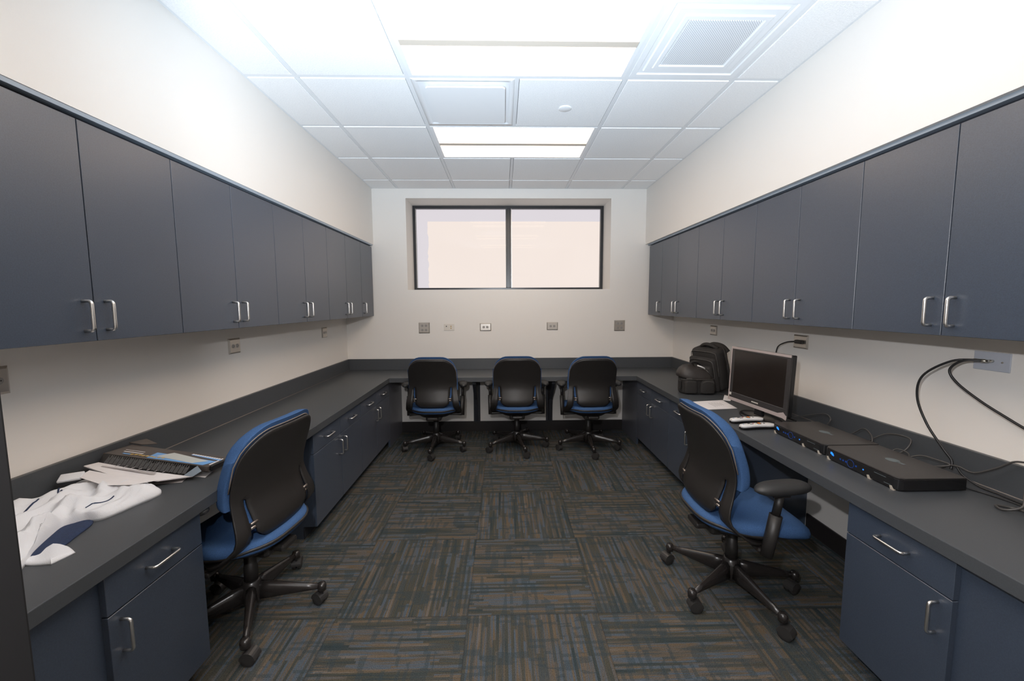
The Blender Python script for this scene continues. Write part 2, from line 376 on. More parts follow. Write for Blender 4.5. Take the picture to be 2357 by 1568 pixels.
# grey scribe strips between soffit and wall cabinets
struct('trim_1', MB().box(XL, UL + .010, YF, YB - .03, ZS - .016, ZS, 0.001), m_strip)
struct('trim_2', MB().box(UR - .010, XR, YF, YB - .03, ZS - .016, ZS, 0.001), m_strip)

# window: frame with two panes, daylit white sheet beyond the glass
wd = MB(); fw = .034; md = 0.5 * (WX0 + WX1) - 0.003
wd.box(WX0, WX0 + fw, WY - .05, WY, WZ0, WZ1, .002).box(WX1 - fw, WX1, WY - .05, WY, WZ0, WZ1, .002)
wd.box(WX0 + fw, WX1 - fw, WY - .05, WY, WZ1 - fw, WZ1, .002).box(WX0 + fw, WX1 - fw, WY - .05, WY, WZ0, WZ0 + fw, .002)
wd.box(md - .032, md + .032, WY - .055, WY, WZ0 + fw, WZ1 - fw, .004).box(md - .012, md + .012, WY - .066, WY - .055, WZ0 + fw, WZ1 - fw, .002)
win = struct('window_1', wd, m_frame)
MB().box(WX0 + fw, md - .032, WY - .02, WY - .015, WZ0 + fw, WZ1 - fw).build('window_pane', m_glass, win)
MB().box(md + .032, WX1 - fw, WY - .02, WY - .015, WZ0 + fw, WZ1 - fw).build('window_pane', m_glass, win)
gk = MB()
for x in (WX0 + fw, md + .032): gk.box(x, x + .004, WY - .055, WY - .05, WZ0 + fw, WZ1 - fw)
gk.build('glazing_bead', m_steel, win)
sh = MB(); pts = [(-0.905, 1.60)]
random.seed(3)
zz = 1.60
while zz < 2.40:
    zz += random.uniform(.02, .05); pts.append((-0.905 + random.uniform(-.008, .008), min(zz, 2.44)))
pts += [(-0.905, 2.445), (1.25, 2.445), (1.25, 1.60)]
sh.prism(pts, WY + .075, WY + .080, 'y')
tag(centred(sh.build('window_shade', m_shade)), 'daylit white sheet with a ragged left edge hanging behind the window glass', 'window shade')
struct('glow_backing', MB().box(WX0 - .3, WX1 + .3, WY + .11, WY + .13, WZ0 - .3, WZ1 + .3), m_backglow)  # added glowing backing, dimmer than the sheet, for the less lit band

# ------------------------------------------------------------------ ceiling fixtures
def fixture(j, label):
    x0, x1, y0, y1 = xl[2] + hw, xl[4] - hw, yl[j] + hw, yl[j+1] - hw
    t = thing('ceiling_light', label, 'ceiling light', ((x0 + x1) / 2, (y0 + y1) / 2, ZC - .002), 0, 'recessed fluorescent ceiling lights')
    f = MB(); e = .022
    f.box(x0, x0 + e, y0, y1, ZC - .002, ZC + .09).box(x1 - e, x1, y0, y1, ZC - .002, ZC + .09)
    f.box(x0 + e, x1 - e, y0, y0 + .008, ZC - .002, ZC + .09).box(x0 + e, x1 - e, y1 - .008, y1, ZC - .002, ZC + .09)
    f.box(x0, x1, y0, y1, ZC + .08, ZC + .092)
    f.build('fixture_frame', m_whmet, t)
    ym = (y0 + y1) / 2
    r = MB(); r.box(x0 + e, x1 - e, ym - .022, ym + .022, ZC - .010, ZC + .02, .002)
    r.build('centre_rib', m_rib, t)
    for a, b in ((y0 + .008, ym - .022), (ym + .022, y1 - .008)):
        q = MB(); rings = []
        n = 8
        prof = [(a + (b - a) * k / n, ZC + .012 - .012 * math.sin(PI * k / n)) for k in range(n + 1)] + [(b, ZC + .03), (a, ZC + .03)]
        q.prism([(p[0], p[1]) for p in prof], x0 + e, x1 - e, 'x'); q.build('light_lens', m_lens, t)
    return t
fixture(1, 'large lit ceiling light nearest the doorway, above the camera end of the room')
fixture(3, 'bright lit ceiling light with a shaded centre rib beside the perforated grille')
fixture(5, 'smaller looking lit ceiling light farther back, between square diffuser and window')

# supply air diffuser with a square floating plaque
x0, x1, y0, y1 = xl[2] + hw, xl[3] - hw, yl[4] + hw, yl[5] - hw
t = thing('air_diffuser', 'square white supply air diffuser with a floating flat plaque between two ceiling lights', 'air vent', ((x0 + x1) / 2, (y0 + y1) / 2, ZC - .02))
q = MB(); cx, cy = (x0 + x1) / 2 - .005, (y0 + y1) / 2 + .02
def sqring(h, z, cx=cx, cy=cy): return [(cx - h, cy - h, z), (cx + h, cy - h, z), (cx + h, cy + h, z), (cx - h, cy + h, z)]
def rrect(cx, cy, hx, hy, r, z, n=5):
    o = []
    for sx, sy, a0 in ((1, 1, 0), (-1, 1, PI/2), (-1, -1, PI), (1, -1, 3*PI/2)):
        for k in range(n + 1):
            a = a0 + PI/2 * k / n; o.append((cx + sx * (hx - r) + r * math.cos(a), cy + sy * (hy - r) + r * math.sin(a), z))
    return o
mx_, my_ = (x0 + x1) / 2, (y0 + y1) / 2; H = (x1 - x0) / 2
q.loft([rrect(mx_, my_, H, H, .002, ZC + .004), rrect(mx_, my_, H, H, .002, ZC - .001), rrect(mx_, my_, H - .03, H - .03, .01, ZC - .001), rrect(mx_, my_, H - .05, H - .05, .03, ZC + .03), rrect(mx_, my_, .17, .17, .05, ZC + .075), rrect(mx_, my_, .16, .16, .05, ZC + .09)], cap=True)
q.build('diffuser_frame', m_whmet, t)
q = MB(); q.loft([rrect(-.208, 2.618, .224, .224, .02, ZC - .018), rrect(-.208, 2.618, .2285, .2285, .022, ZC - .022), rrect(-.208, 2.618, .226, .226, .02, ZC - .029)], sm=False)
q.build('plaque', m_whmet, t)
q = MB(); q.lathe([(.135, 0), (.14, .02), (.12, .05), (.11, .06)], 28, Matrix.Translation((-.215, 2.645, ZC + .010))); q.build('throat_cone', m_whmet, t)
for px in (-.335, -.12, -.095):
    q = MB(); q.tube([(px, 2.45, ZC - .019), (px, 2.45, ZC + .05)], .008, 8); q.build('hanger', m_white, t)
# perforated return grille
x0, x1, y0, y1 = xl[4] + hw, xl[5] - hw, yl[3] + hw, yl[4] - hw
t = thing('return_grille', 'square perforated white return air grille beside the large ceiling light', 'air vent', ((x0 + x1) / 2, (y0 + y1) / 2, ZC - .01))
mx_, my_ = (x0 + x1) / 2, (y0 + y1) / 2
def sq(h, z): return rrect(mx_, my_, h, h, .004, z, 2)
q = MB(); q.loft([sq(H, ZC + .03), sq(H, ZC - .002), sq(H - .03, ZC - .002), sq(H - .035, ZC + .004), sq(H - .055, ZC + .004), sq(H - .06, ZC - .004), sq(.20, ZC - .004), sq(.195, ZC - .009), sq(.175, ZC - .009), sq(.17, ZC - .004), sq(.165, ZC - .002)], cap=True, sm=False)
q.build('grille_frame', m_whmet, t)
MB().box(mx_ - .163, mx_ + .163, my_ - .163, my_ + .163, ZC - .006, ZC - .001).build('perforated_face', m_perf, t)
q = MB(); q.lathe([(.041, 0), (.041, -.004), (.036, -.0065), (.001, -.0070)], 32, Matrix.Translation((.405, 2.678, ZC - .004)))
tag(centred(q.build('ceiling_sensor', m_whmet)), 'small round white sensor disc on the ceiling tile right of the diffuser', 'sensor')

# ------------------------------------------------------------------ cabinets
def pull(p0, p1, n, r=.0048, out=.030):
    """U-shaped wire pull between two feet on a face with normal n"""
    p0, p1, n = Vector(p0), Vector(p1), Vector(n); d = (p1 - p0).normalized(); c = .010; pts = [p0]
    for a in (0, .25, .5, .75, 1): pts.append(p0 + n * (out - c) + n * c * math.sin(a * PI/2) + d * c * (1 - math.cos(a * PI/2)))
    for a in (1, .75, .5, .25, 0): pts.append(p1 + n * (out - c) + n * c * math.sin(a * PI/2) - d * c * (1 - math.cos(a * PI/2)))
    pts.append(p1); return MB().tube(pts, r, 10)
def upper(side, y0, y1, doors, label):
    s = 1 if side == 'L' else -1; xf = UL if side == 'L' else UR; xw = XL if side == 'L' else XR
    g = 'wall cabinets along the left wall' if side == 'L' else 'wall cabinets along the right wall'
    t = thing('wall_cabinet', label, 'wall cabinet', ((xf + xw) / 2, (y0 + y1) / 2, 1.326), 0, g)
    xi = xf - s * .020
    b = MB(); b.mi = 0
    b.box(min(xw, xi), max(xw, xi), y0, y1, 1.332, ZS - .016); b.mi = 1
    b.box(min(xw, xi), max(xw, xi), y0 + .001, y1 - .001, 1.326, 1.332)
    b.build('cabinet_body', [m_edge, m_under], t)
    for (a, c, hy) in doors:
        d = MB().box(min(xf, xi), max(xf, xi), a + .0018, c - .0018, 1.326, 2.076, .0012, 1).build('door', m_lam, t)
        pull((xf, hy, 1.363), (xf, hy, 1.465), (s, 0, 0), .0056).build('handle', m_steel, d)
gl = [4.458, 4.100, 3.711, 3.329, 2.948, 2.579, 2.192, 1.814, 1.434, 1.05, .67, .255]
nl = ['single door blue grey wall cabinet at the far left corner by the window', 'two door blue grey wall cabinet next to the far left corner cabinet', 'third blue grey double wall cabinet from the window on the left wall', 'blue grey double wall cabinet on the left above the chair by the papers', 'large blue grey double wall cabinet at the left edge above the white shirt', 'blue grey wall cabinet on the left wall nearest the doorway, cut by the frame edge']
nr = [s_.replace('left', 'right') for s_ in nl]
nr[3] = 'blue grey double wall cabinet above the monitor on the right wall'; nr[4] = 'large blue grey double wall cabinet at the right edge above the coax cables'
nr[2] = 'third blue grey double wall cabinet from the window on the right, above the backpack'
grr = [4.424, 4.061, 3.696, 3.311, 2.937, 2.562, 2.185, 1.8085, 1.434, 1.06, .67, .255]
for side, G, nm in (('L', gl, nl), ('R', grr, nr)):
    upper(side, G[1], G[0] + .0, [(G[1], G[0], G[1] + .045)], nm[0])
    for k, i in enumerate((1, 3, 5, 7)):
        upper(side, G[i+2], G[i], [(G[i+1], G[i], G[i+1] + .038), (G[i+2], G[i+1], G[i+1] - .038)], nm[k+1])
    upper(side, G[11], G[9], [(G[10], G[9], G[10] + .038), (G[11], G[10], G[10] - .038)], nm[5])

def base(side, y0, y1, drawers, doors, label, group, ends=()):
    s = 1 if side == 'L' else -1; xf = DL if side == 'L' else DR; xw = XL if side == 'L' else XR
    t = thing('base_cabinet', label, 'base cabinet', ((xf + xw) / 2, (y0 + y1) / 2, 0), 0, group)
    xi = xf - s * .020; zt = ZT - TT
    b = MB(); xk = xf - s * .085
    b.box(min(xw, xi), max(xw, xi), y0, y1, .080, zt)
    b.box(min(xw, xk), max(xw, xk), y0, y1, 0, .080)
    b.build('cabinet_body', m_lam, t)
    k = MB(); xk2 = xk + s * .006; k.box(min(xk, xk2), max(xk, xk2), y0, y1, 0, .079); k.build('toe_kick', m_kick, t)
    for a, c in drawers:
        d = MB().box(min(xf, xi), max(xf, xi), a + .0018, c - .0018, .541, zt - .004, .0012, 1).build('drawer', m_lam, t)
        ym = (a + c) / 2; pull((xf, ym - .051, .604), (xf, ym + .051, .604), (s, 0, 0)).build('handle', m_steel, d)
    for a, c, hy in doors:
        d = MB().box(min(xf, xi), max(xf, xi), a + .0018, c - .0018, .080, .537, .0012, 1).build('door', m_lam, t)
        pull((xf, hy, .405), (xf, hy, .507), (s, 0, 0)).build('handle', m_steel, d)
for side in 'LR':
    w_ = 'left' if side == 'L' else 'right'; G = [3.980, 3.584, 3.187, 2.785, 2.380] if side == 'L' else [3.980, 3.587, 3.195, 2.800, 2.405]
    for k, (i, nm) in enumerate(((0, 'dark blue base cabinet with two drawers in the far %s corner under the counter' % w_), (2, 'dark blue two drawer base cabinet on the %s, ending at the %s kneespace' % (w_, w_)))):
        a, m_, c = G[i+2], G[i+1], G[i]
        base(side, a, c, [(m_, c), (a, m_)], [(m_, c, m_ + .038), (a, m_, m_ - .038)], nm, 'base cabinets under the %s counter' % w_)
base('L', 1.110, 1.480, [(1.110, 1.480)], [(1.110, 1.480, 1.148)], 'dark blue single drawer base cabinet under the white shirt on the left', 'single drawer base cabinets nearest the doorway')
base('R', 1.108, 1.487, [(1.108, 1.487)], [(1.108, 1.487, 1.148)], 'dark blue single drawer base cabinet at lower right under the black receivers', 'single drawer base cabinets nearest the doorway')
for side, xi, xw in (('L', DL - .020, XL), ('R', DR + .020, XR)):
    w_ = 'left' if side == 'L' else 'right'; a, b_ = min(xi, xw), max(xi, xw)
    y1 = 1.110 if side == 'L' else 1.108
    tag(centred(MB().box(a, b_, YF, y1, 0, ZT - TT).build('filler_panel', m_lam)), 'plain dark blue panel recessed beside the nearest %s base cabinet, no handles' % w_, 'cabinet panel')
    xp = (DL, DL - .02) if side == 'L' else (DR, DR + .02)
    tag(centred(MB().box(min(xp), max(xp), 3.982, YB, 0, ZT - TT).build('filler_panel', m_lam)), 'dark blue end panel closing the far %s corner beside the back kneespace' % w_, 'cabinet panel')

# ------------------------------------------------------------------ countertop (one U) with backsplash
ct = MB(); pts = [(XL, YF), (CL, YF), (CL, CB), (CR, CB), (CR, YF), (XR, YF), (XR, YB), (XL, YB)]
ct.prism(pts, ZT - TT, ZT, 'z', 0.0025)
top = tag(ct.build('countertop', m_top), 'dark grey U-shaped laminate countertop running along left, back and right walls', 'countertop')
bs = MB(); ts = .019
bs.box(XL, XL + ts, YF, YB, ZT, .841, .002, 1).box(XR - ts, XR, YF, YB, ZT, .841, .002, 1).box(XL + ts, XR - ts, YB - ts, YB, ZT, .841, .002, 1)
bs.build('backsplash', m_top, top)
for xc in (XL + ts + .001, XR - ts - .001): MB().tube([(xc, YF, ZT + .001), (xc, YB - ts, ZT + .001)], .0022, 6).build('caulk_line', m_pipe, top)
for x, lb in ((-.306, 'dark counter support bracket between the left and middle back chairs'), (.520, 'dark counter support bracket between the middle and right back chairs')):
    t = thing('counter_bracket', lb, 'bracket', (x, YB - .02, .112), 0, 'brackets under the back counter')
    MB().box(x - .037, x + .037, YB - .018, YB, .112, ZT - TT, .002).build('wall_plate', m_kick, t)
    sx = -1 if x < 0 else 1
    MB().prism([(YB - .018, .125), (YB - .05, .13), (YB - .16, .40), (YB - .40, ZT - TT - .05), (YB - .40, ZT - TT), (YB - .018, ZT - TT)], x - .018, x + .018, 'x', .001).build('gusset', m_kick, t)

# ------------------------------------------------------------------ outlets
def place(local, wall, a, z):
    """local x = along wall (to the viewer's right), y = out of the wall, z up"""
    if wall == 'B': return Matrix(((1, 0, 0, a), (0, -1, 0, YB), (0, 0, 1, z), (0, 0, 0, 1)))
    if wall == 'L': return Matrix(((0, 1, 0, XL), (1, 0, 0, a), (0, 0, 1, z), (0, 0, 0, 1)))
    return Matrix(((0, -1, 0, XR), (-1, 0, 0, a), (0, 0, 1, z), (0, 0, 0, 1)))
def outlet(wall, a, z, w_, h_, slots, label, m=m_plate, face=m_grey):
    Mx = place(None, wall, a, z); t = thing('wall_outlet', label, 'outlet', Mx @ Vector((0, 0, -h_ / 2)))
    q = MB(); hx, hz = w_ / 2, h_ / 2; i = .009; d = .009
    R_ = [[(-hx, 0, -hz), (hx, 0, -hz), (hx, 0, hz), (-hx, 0, hz)], [(-hx, .002, -hz), (hx, .002, -hz), (hx, .002, hz), (-hx, .002, hz)], [(-hx + i, d, -hz + i), (hx - i, d, -hz + i), (hx - i, d, hz - i), (-hx + i, d, hz - i)]]
    q.loft(R_, sm=False, M=Mx); q.build('cover_plate', m, t)
    for sx, sz in slots:
        q = MB(); q.mi = 0; q.loft([[(sx + .0155 * math.cos(k*PI/8), d + e, sz + .0135 * math.sin(k*PI/8)) for k in range(16)] for e in (0, .0015)], M=Mx, sm=False)
        q.mi = 1
        for dz in (-.0055, .0055): q.box(sx - .006, sx + .001, d + .0014, d + .0019, sz + dz - .0013, sz + dz + .0013, M=Mx)
        q.box(sx + .005, sx + .009, d + .0014, d + .0019, sz - .002, sz + .002, M=Mx)
        q.build('receptacle', [m_rec, m_blkp], t)
    if len(slots) == 2:
        q = MB(); q.lathe([(.003, 0), (.003, .0015)], 8, Mx @ Matrix.Translation((0, d, 0)) @ Matrix.Rotation(-PI/2, 4, 'X')); q.build('screw', m_steel, t)
    return t
m_rec = mat('receptacle_grey', (0.36, 0.34, 0.32), 0.4)
quad = [(-.0205, .024), (.0205, .024), (-.0205, -.024), (.0205, -.024)]; duo = [(-.0195, 0), (.0195, 0)]
outlet('B', -.885, 1.188, .122, .122, quad, 'square steel four-socket outlet plate on the back wall, left of the window')
outlet('B', -.200, 1.193, .126, .088, duo, 'steel two-socket outlet on the back wall just right of the ivory jack plate')
outlet('B', .553, 1.200, .126, .088, duo, 'steel two-socket outlet on the back wall between middle and right chairs')
outlet('B', 1.315, 1.202, .122, .122, quad, 'square steel four-socket outlet plate on the back wall near the right corner')
outlet('L', 3.918, 1.181, .110, .100, duo, 'small looking steel outlet on the left wall nearest the far corner')
outlet('L', 2.612, 1.186, .112, .098, duo, 'steel two-socket outlet on the left wall above the empty counter stretch')
outlet('L', 1.372, 1.192, .112, .098, duo, 'steel outlet cut off by the left picture edge above the white shirt')
outlet('R', 3.612, 1.200, .118, .088, duo, 'steel two-socket outlet on the right wall above the black bags')
outlet('R', 2.536, 1.197, .125, .088, duo, 'steel outlet on the right wall with a black plug in it, above the monitor')
Mx = place(None, 'B', -.607, 1.194)
t = thing('data_plate', 'ivory wall plate with three small jacks and a tiny mark on the back wall', 'wall plate', (-.607, YB, 1.158))
MB().box(-.058, .058, 0, .006, -.036, .036, .002, M=Mx).build('cover_plate', m_ivory, t)
for (a, c, mm) in ((-.030, .010, m_blkp), (.021, .010, m_gold), (.021, -.012, m_gold)):
    MB().lathe([(.0062, 0), (.0062, .003), (.003, .0045)], 12, Mx @ Matrix.Translation((a, .006, c)) @ Matrix.Rotation(-PI/2, 4, 'X')).build('jack', mm, t)
# white coax plate on the right wall
Mx = place(None, 'R', 1.520, 1.214)
t = thing('coax_plate', 'white horizontal coax wall plate on the right wall under the nearest cabinet', 'wall plate', (XR, 1.52, 1.178))
MB().box(-.060, .060, 0, .005, -.037, .037, .002, M=Mx).build('cover_plate', m_lav, t)
MB().lathe([(.0035, 0), (.0035, .002)], 10, Mx @ Matrix.Translation((.036, .005, 0)) @ Matrix.Rotation(-PI/2, 4, 'X')).build('screw', m_steel, t)
for a in (-.022, .004): MB().lathe([(.0055, 0), (.0055, .012), (.004, .013), (.004, .018)], 10, Mx @ Matrix.Translation((a, .005, .002)) @ Matrix.Rotation(-PI/2, 4, 'X')).build('coax_jack', m_alu, t)

# ------------------------------------------------------------------ task chair (local +Y = the way it faces, origin under the hub)
def shell_y(x, z):
    P = [(.36, -.02), (.40, -.10), (.44, -.165), (.48, -.195), (.52, -.198), (.57, -.182), (.63, -.165), (.70, -.168), (.78, -.190), (.86, -.218), (.93, -.245), (.99, -.268)]
    z = max(P[0][0], min(P[-1][0], z))
    for i in range(len(P) - 1):
        if P[i][0] <= z <= P[i+1][0]:
            t_ = (z - P[i][0]) / (P[i+1][0] - P[i][0])
            m0 = (P[min(i+1, len(P)-1)][1] - P[max(i-1, 0)][1]) / 2; m1 = (P[min(i+2, len(P)-1)][1] - P[i][1]) / 2
            y = (2*t_**3 - 3*t_**2 + 1) * P[i][1] + (t_**3 - 2*t_**2 + t_) * m0 + (-2*t_**3 + 3*t_**2) * P[i+1][1] + (t_**3 - t_**2) * m1
            break
    return y + .75 * x * x
def ztop(x):
    d_ = max(0, min(.125, abs(x) - (.226 - .125))); return .936 - .006 * (x / .226) ** 2 - (.125 - (.125 ** 2 - d_ * d_) ** .5)
def make_chair(label, group):
    t = thing('task_chair', label, 'chair', (0, 0, 0), 0, group)
    # base: five legs each with a caster
    h = MB(); h.lathe([(.034, .060), (.046, .075), (.046, .135), (.036, .165), (.030, .170)], 24); h.build('base_hub', m_base5, t, True)
    h = MB(); h.lathe([(.029, .165), (.029, .235), (.026, .240), (.026, .345)], 20); h.build('gas_column', m_blkp, t, True)
    for k in range(5):
        R_ = Matrix.Rotation(2*PI*k/5, 4, 'Z'); rings = []
        for r, zt_, zb, hw_ in ((.030, .156, .075, .024), (.08, .148, .074, .022), (.16, .131, .078, .018), (.24, .114, .080, .014), (.292, .104, .083, .013)):
            rings.append([(r, -hw_, zb + .006), (r, -hw_ * .85, zt_ - .014), (r, -hw_ * .3, zt_), (r, hw_ * .3, zt_), (r, hw_ * .85, zt_ - .014), (r, hw_, zb + .006), (r, hw_ * .6, zb), (r, -hw_ * .6, zb)])
        l = MB(); l.loft(rings, M=R_); l.lathe([(.010, .066), (.019, .072), (.021, .092), (.017, .106), (.006, .110)], 16, R_ @ Matrix.Translation((.306, 0, 0)))
        leg = l.build('base_leg', m_base5, t, True)
        c = MB(); yaw = 2*PI*k/5 + (1.1, 2.6, .4, 3.6, 5.0)[k]; W = Matrix.Translation(R_ @ Vector((.306, 0, 0))) @ Matrix.Rotation(yaw, 4, 'Z') @ Matrix.Translation((.016, 0, .029))
        for s in (-1, 1): c.lathe([(.010, -.010), (.026, -.010), (.029, -.007), (.029, .007), (.025, .0095), (.012, .0105)], 22, W @ Matrix.Translation((0, s * .0125, 0)) @ Matrix.Rotation(PI/2, 4, 'X'))
        hood = [(.032 * math.cos(a), .032 * math.sin(a)) for a in [PI * q / 10 for q in range(0, 11)]] + [(-.022, 0), (.022, 0)]
        c.prism([(p[0], p[1]) for p in hood], -.0235, .0235, 'y', 0, M=W)
        c.tube([W @ Vector((-.016, 0, .02)), W @ Vector((-.016, 0, .048))], .006, 8)
        c.build('caster', m_wheel, leg, True)
    # mechanism under the seat
    u = MB(); u.box(-.075, .075, -.15, .12, .325, .385, .015).box(-.255, .255, -.035, .035, .352, .372, .008).box(-.05, .05, -.21, -.12, .345, .375, .01)
    u.build('tilt_mechanism', m_blkp, t, True)
    # seat: outline superellipse, layers
    def outline(hx, y0, y1, n=40, p=3.4):
        o = []
        for k in range(n):
            a = 2*PI*k/n; ca, sa = math.cos(a), math.sin(a)
            o.append((hx * math.copysign(abs(ca) ** (2/p), ca), (y0 + y1)/2 + (y1 - y0)/2 * math.copysign(abs(sa) ** (2/p), sa)))
        return o
    def seat_z(x, y):
        z = 0
        if y > .10: z -= .055 * ((y - .10) / .19) ** 2
        if y < -.08: z += .012 * ((-y - .08) / .14) ** 2
        return z + .012 * (abs(x) / .24) ** 3 * (1 if y < .1 else .4)
    def nar(y): return .80 + .20 * max(0, min(1, (y + .21) / .20)) ** .8
    rings = []
    for k, (sc, z) in enumerate(((.86, .398), (.96, .400), (1.0, .412), (1.0, .428), (.975, .445), (.90, .455), (.70, .458), (.45, .456), (.2, .455), (.02, .455))):
        rings.append([(x * sc * nar(y), .028 + (y - .028) * sc, z + seat_z(x * sc, .028 + (y - .028) * sc)) for x, y in outline(.248, -.225, .285)])
    s = MB(); s.loft(rings); s.build('seat', m_blue, t, True)
    rings = []
    for sc, z in ((.35, .352), (.62, .360), (.86, .378), (.985, .398), (1.0, .408), (.97, .412)):
        rings.append([(x * sc * nar(y), -.01 + (y + .01) * sc, z + .8 * seat_z(x * sc, (y + .01) * sc) + (.022 * max(0, min(1, (-y - .05) / .12)) if z > .37 else 0)) for x, y in outline(.246, -.232, .225)])
    s = MB(); s.loft(rings); s.build('seat_pan', m_blkp, t, True)
    # back shell: one sheet above, tongue and two side arms below
    b2 = bmesh.new(); cols = [-.226, -.2235, -.218, -.208, -.196, -.180, -.168] + [-.168 + .336 * k / 14 for k in range(1, 14)] + [.168, .180, .196, .208, .218, .2235, .226]
    zs = .655; up = 16; V = {}
    for i, x in enumerate(cols):
        for k in range(up + 1):
            q = k / up; z = zs + (ztop(x) - zs) * q; xx = x * (1 - .05 * max(0, (z - .70) / .26) ** 2)
            V[i, k] = b2.verts.new((xx, shell_y(xx, z), z))
    n = len(cols)
    for i in range(n - 1):
        for k in range(up): b2.faces.new((V[i, k], V[i+1, k], V[i+1, k+1], V[i, k+1]))
    dn = 8
    for i in range(6, n - 6):
        x = cols[i]; zb = .460 + .048 * (abs(x) / .168) ** 4
        V[i, 0] = V[i, 0]
        for k in range(1, dn + 1):
            q = k / dn; z = zs + (zb - zs) * q; V[i, -k] = b2.verts.new((x * (1 - .06 * q), shell_y(x, z), z))
    for i in range(6, n - 7):
        for k in range(dn): b2.faces.new((V[i, -k-1], V[i+1, -k-1], V[i+1, -k], V[i, -k]))
    arm = [(.63, 0, 0), (.60, 0, 0), (.57, .002, 0), (.54, .005, 0), (.51, .008, .002), (.48, .012, .006), (.455, .020, .014), (.43, .024, .030), (.408, .020, .060), (.388, .002, .105), (.376, -.03, .15), (.372, -.07, .18)]
    for sgn, ids in ((-1, range(0, 6)), (1, range(n - 6, n))):
        ids = list(ids); prev = [V[i, 0] for i in ids]
        for z, dx, dy in arm:
            row = []
            for i in ids:
                x = cols[i]; row.append(b2.verts.new((x + sgn * (dx + .35 * max(0, abs(x) - .180) * min(1, (.65 - z) / .12)), shell_y(abs(x) * .9, max(z, .44)) + dy + .004, z)))
            for k in range(len(ids) - 1): b2.faces.new((row[k], row[k+1], prev[k+1], prev[k]))
            prev = row
    bmesh.ops.recalc_face_normals(b2, faces=b2.faces[:])
    g = bmesh.ops.solidify(b2, geom=b2.faces[:], thickness=.009)
    for f in b2.faces: f.smooth = True
    s = MB(); s.merge(b2); shell = s.build('back_shell', m_blkp, t, True)
    # light piping on the rim
    rim = []
    for k in range(-20, 21):
        x = .226 * k / 20; z = ztop(x); xx = x * (1 - .05 * max(0, (z - .70) / .26) ** 2); rim.append((xx * 1.012, shell_y(xx, z) + .006, z + .003))
    rim = [(-.228, shell_y(.226, .70) + .004, .70), (-.2275, shell_y(.226, .76) + .004, .76)] + rim + [(.2275, shell_y(.226, .76) + .004, .76), (.228, shell_y(.226, .70) + .004, .70)]
    s = MB(); s.tube(rim, .0028, 6); s.build('rim_piping', m_pipe, t, True)
    for sx in (-1, 1):
        s = MB(); y = shell_y(.18, .545); s.tube([(sx * .150, y - .012, .552), (sx * .184, y - .008, .552)], .006, 8).tube([(sx * .150, y - .010, .532), (sx * .182, y - .004, .532)], .008, 8); s.build('adjuster_pin', m_steel_d, t, True)
    # back cushion
    b2 = bmesh.new(); NU, NV = 24, 22; F = {}; B = {}
    for i in range(NU + 1):
        u = math.sin(PI/2 * (2 * i / NU - 1)); x = .236 * u; side = max(0, min(1, (abs(u) - .62) / .25)); side = side * side * (3 - 2 * side)
        zb = .500 + .125 * side
        for j in range(NV + 1):
            v = math.sin(PI/2 * (2 * j / NV - 1)); z = zb + (ztop(x) + .026 - zb) * (v + 1) / 2; xx = x * (1 - .05 * max(0, (z - .70) / .26) ** 2)
            e = max(0, (1 - abs(u) ** 9) * (1 - abs(v) ** 12)) ** .40; yb = shell_y(xx, min(z, .965)) + .0095
            F[i, j] = b2.verts.new((xx, yb + .010 + .060 * e, z)); B[i, j] = b2.verts.new((xx, yb, z))
    for i in range(NU):
        for j in range(NV):
            b2.faces.new((F[i, j], F[i+1, j], F[i+1, j+1], F[i, j+1])); b2.faces.new((B[i, j+1], B[i+1, j+1], B[i+1, j], B[i, j]))
    for i in range(NU):
        b2.faces.new((B[i, 0], B[i+1, 0], F[i+1, 0], F[i, 0])); b2.faces.new((F[i, NV], F[i+1, NV], B[i+1, NV], B[i, NV]))
    for j in range(NV):
        b2.faces.new((F[0, j], F[0, j+1], B[0, j+1], B[0, j])); b2.faces.new((B[NU, j], B[NU, j+1], F[NU, j+1], F[NU, j]))
    bmesh.ops.remove_doubles(b2, verts=b2.verts[:], dist=.0005); bmesh.ops.recalc_face_normals(b2, faces=b2.faces[:])
    for f in b2.faces: f.smooth = True
    s = MB(); s.merge(b2); s.build('back_cushion', m_blue, t, True)
    # armrests
    for sx in (-1, 1):
        a = MB(); a.tube([(sx * .262, -.005, .345), (sx * .264, .008, .42), (sx * .266, .026, .535)], .019, 12, sx=1.35); a.tube([(sx * .262, -.005, .357), (sx * .20, 0, .360)], .016, 8)
        ar = a.build('arm_post', m_blkp, t, True)
        a = MB(); a.tube([(sx * .266, .024, .53), (sx * .267, .040, .625)], .013, 12, sx=1.3); a.box(sx * .267 - .018, sx * .267 + .018, .0, .075, .618, .632, .004); a.build('arm_slide', m_blkp, ar, True)
        rings = []; L_ = .262; y0 = -.085; ang = -sx * .14
        Mp = Matrix.Translation((sx * .270, .045, .656)) @ Matrix.Rotation(-ang, 4, 'Z')
        for k in range(15):
            q = -1 + 2 * k / 14; y = L_/2 * math.sin(PI/2 * q); e = max(.02, (1 - abs(math.sin(PI/2 * q)) ** 3.2)) ** .5
            wdt = (.042 + .010 * (q + 1) / 2) * e; hh = .027 * e
            rings.append([(wdt * math.copysign(abs(math.cos(a_)) ** .8, math.cos(a_)), y, hh * math.copysign(abs(math.sin(a_)) ** .85, math.sin(a_)) + .004 * (1 - q * q)) for a_ in [2*PI*m_/18 for m_ in range(18)]])
        a = MB(); a.loft(rings, M=Mp); a.build('arm_pad', m_pad, t, True)
    return t
m_steel_d = mat('dark_metal_pin', (0.30, 0.26, 0.23), 0.3, metal=0.8)

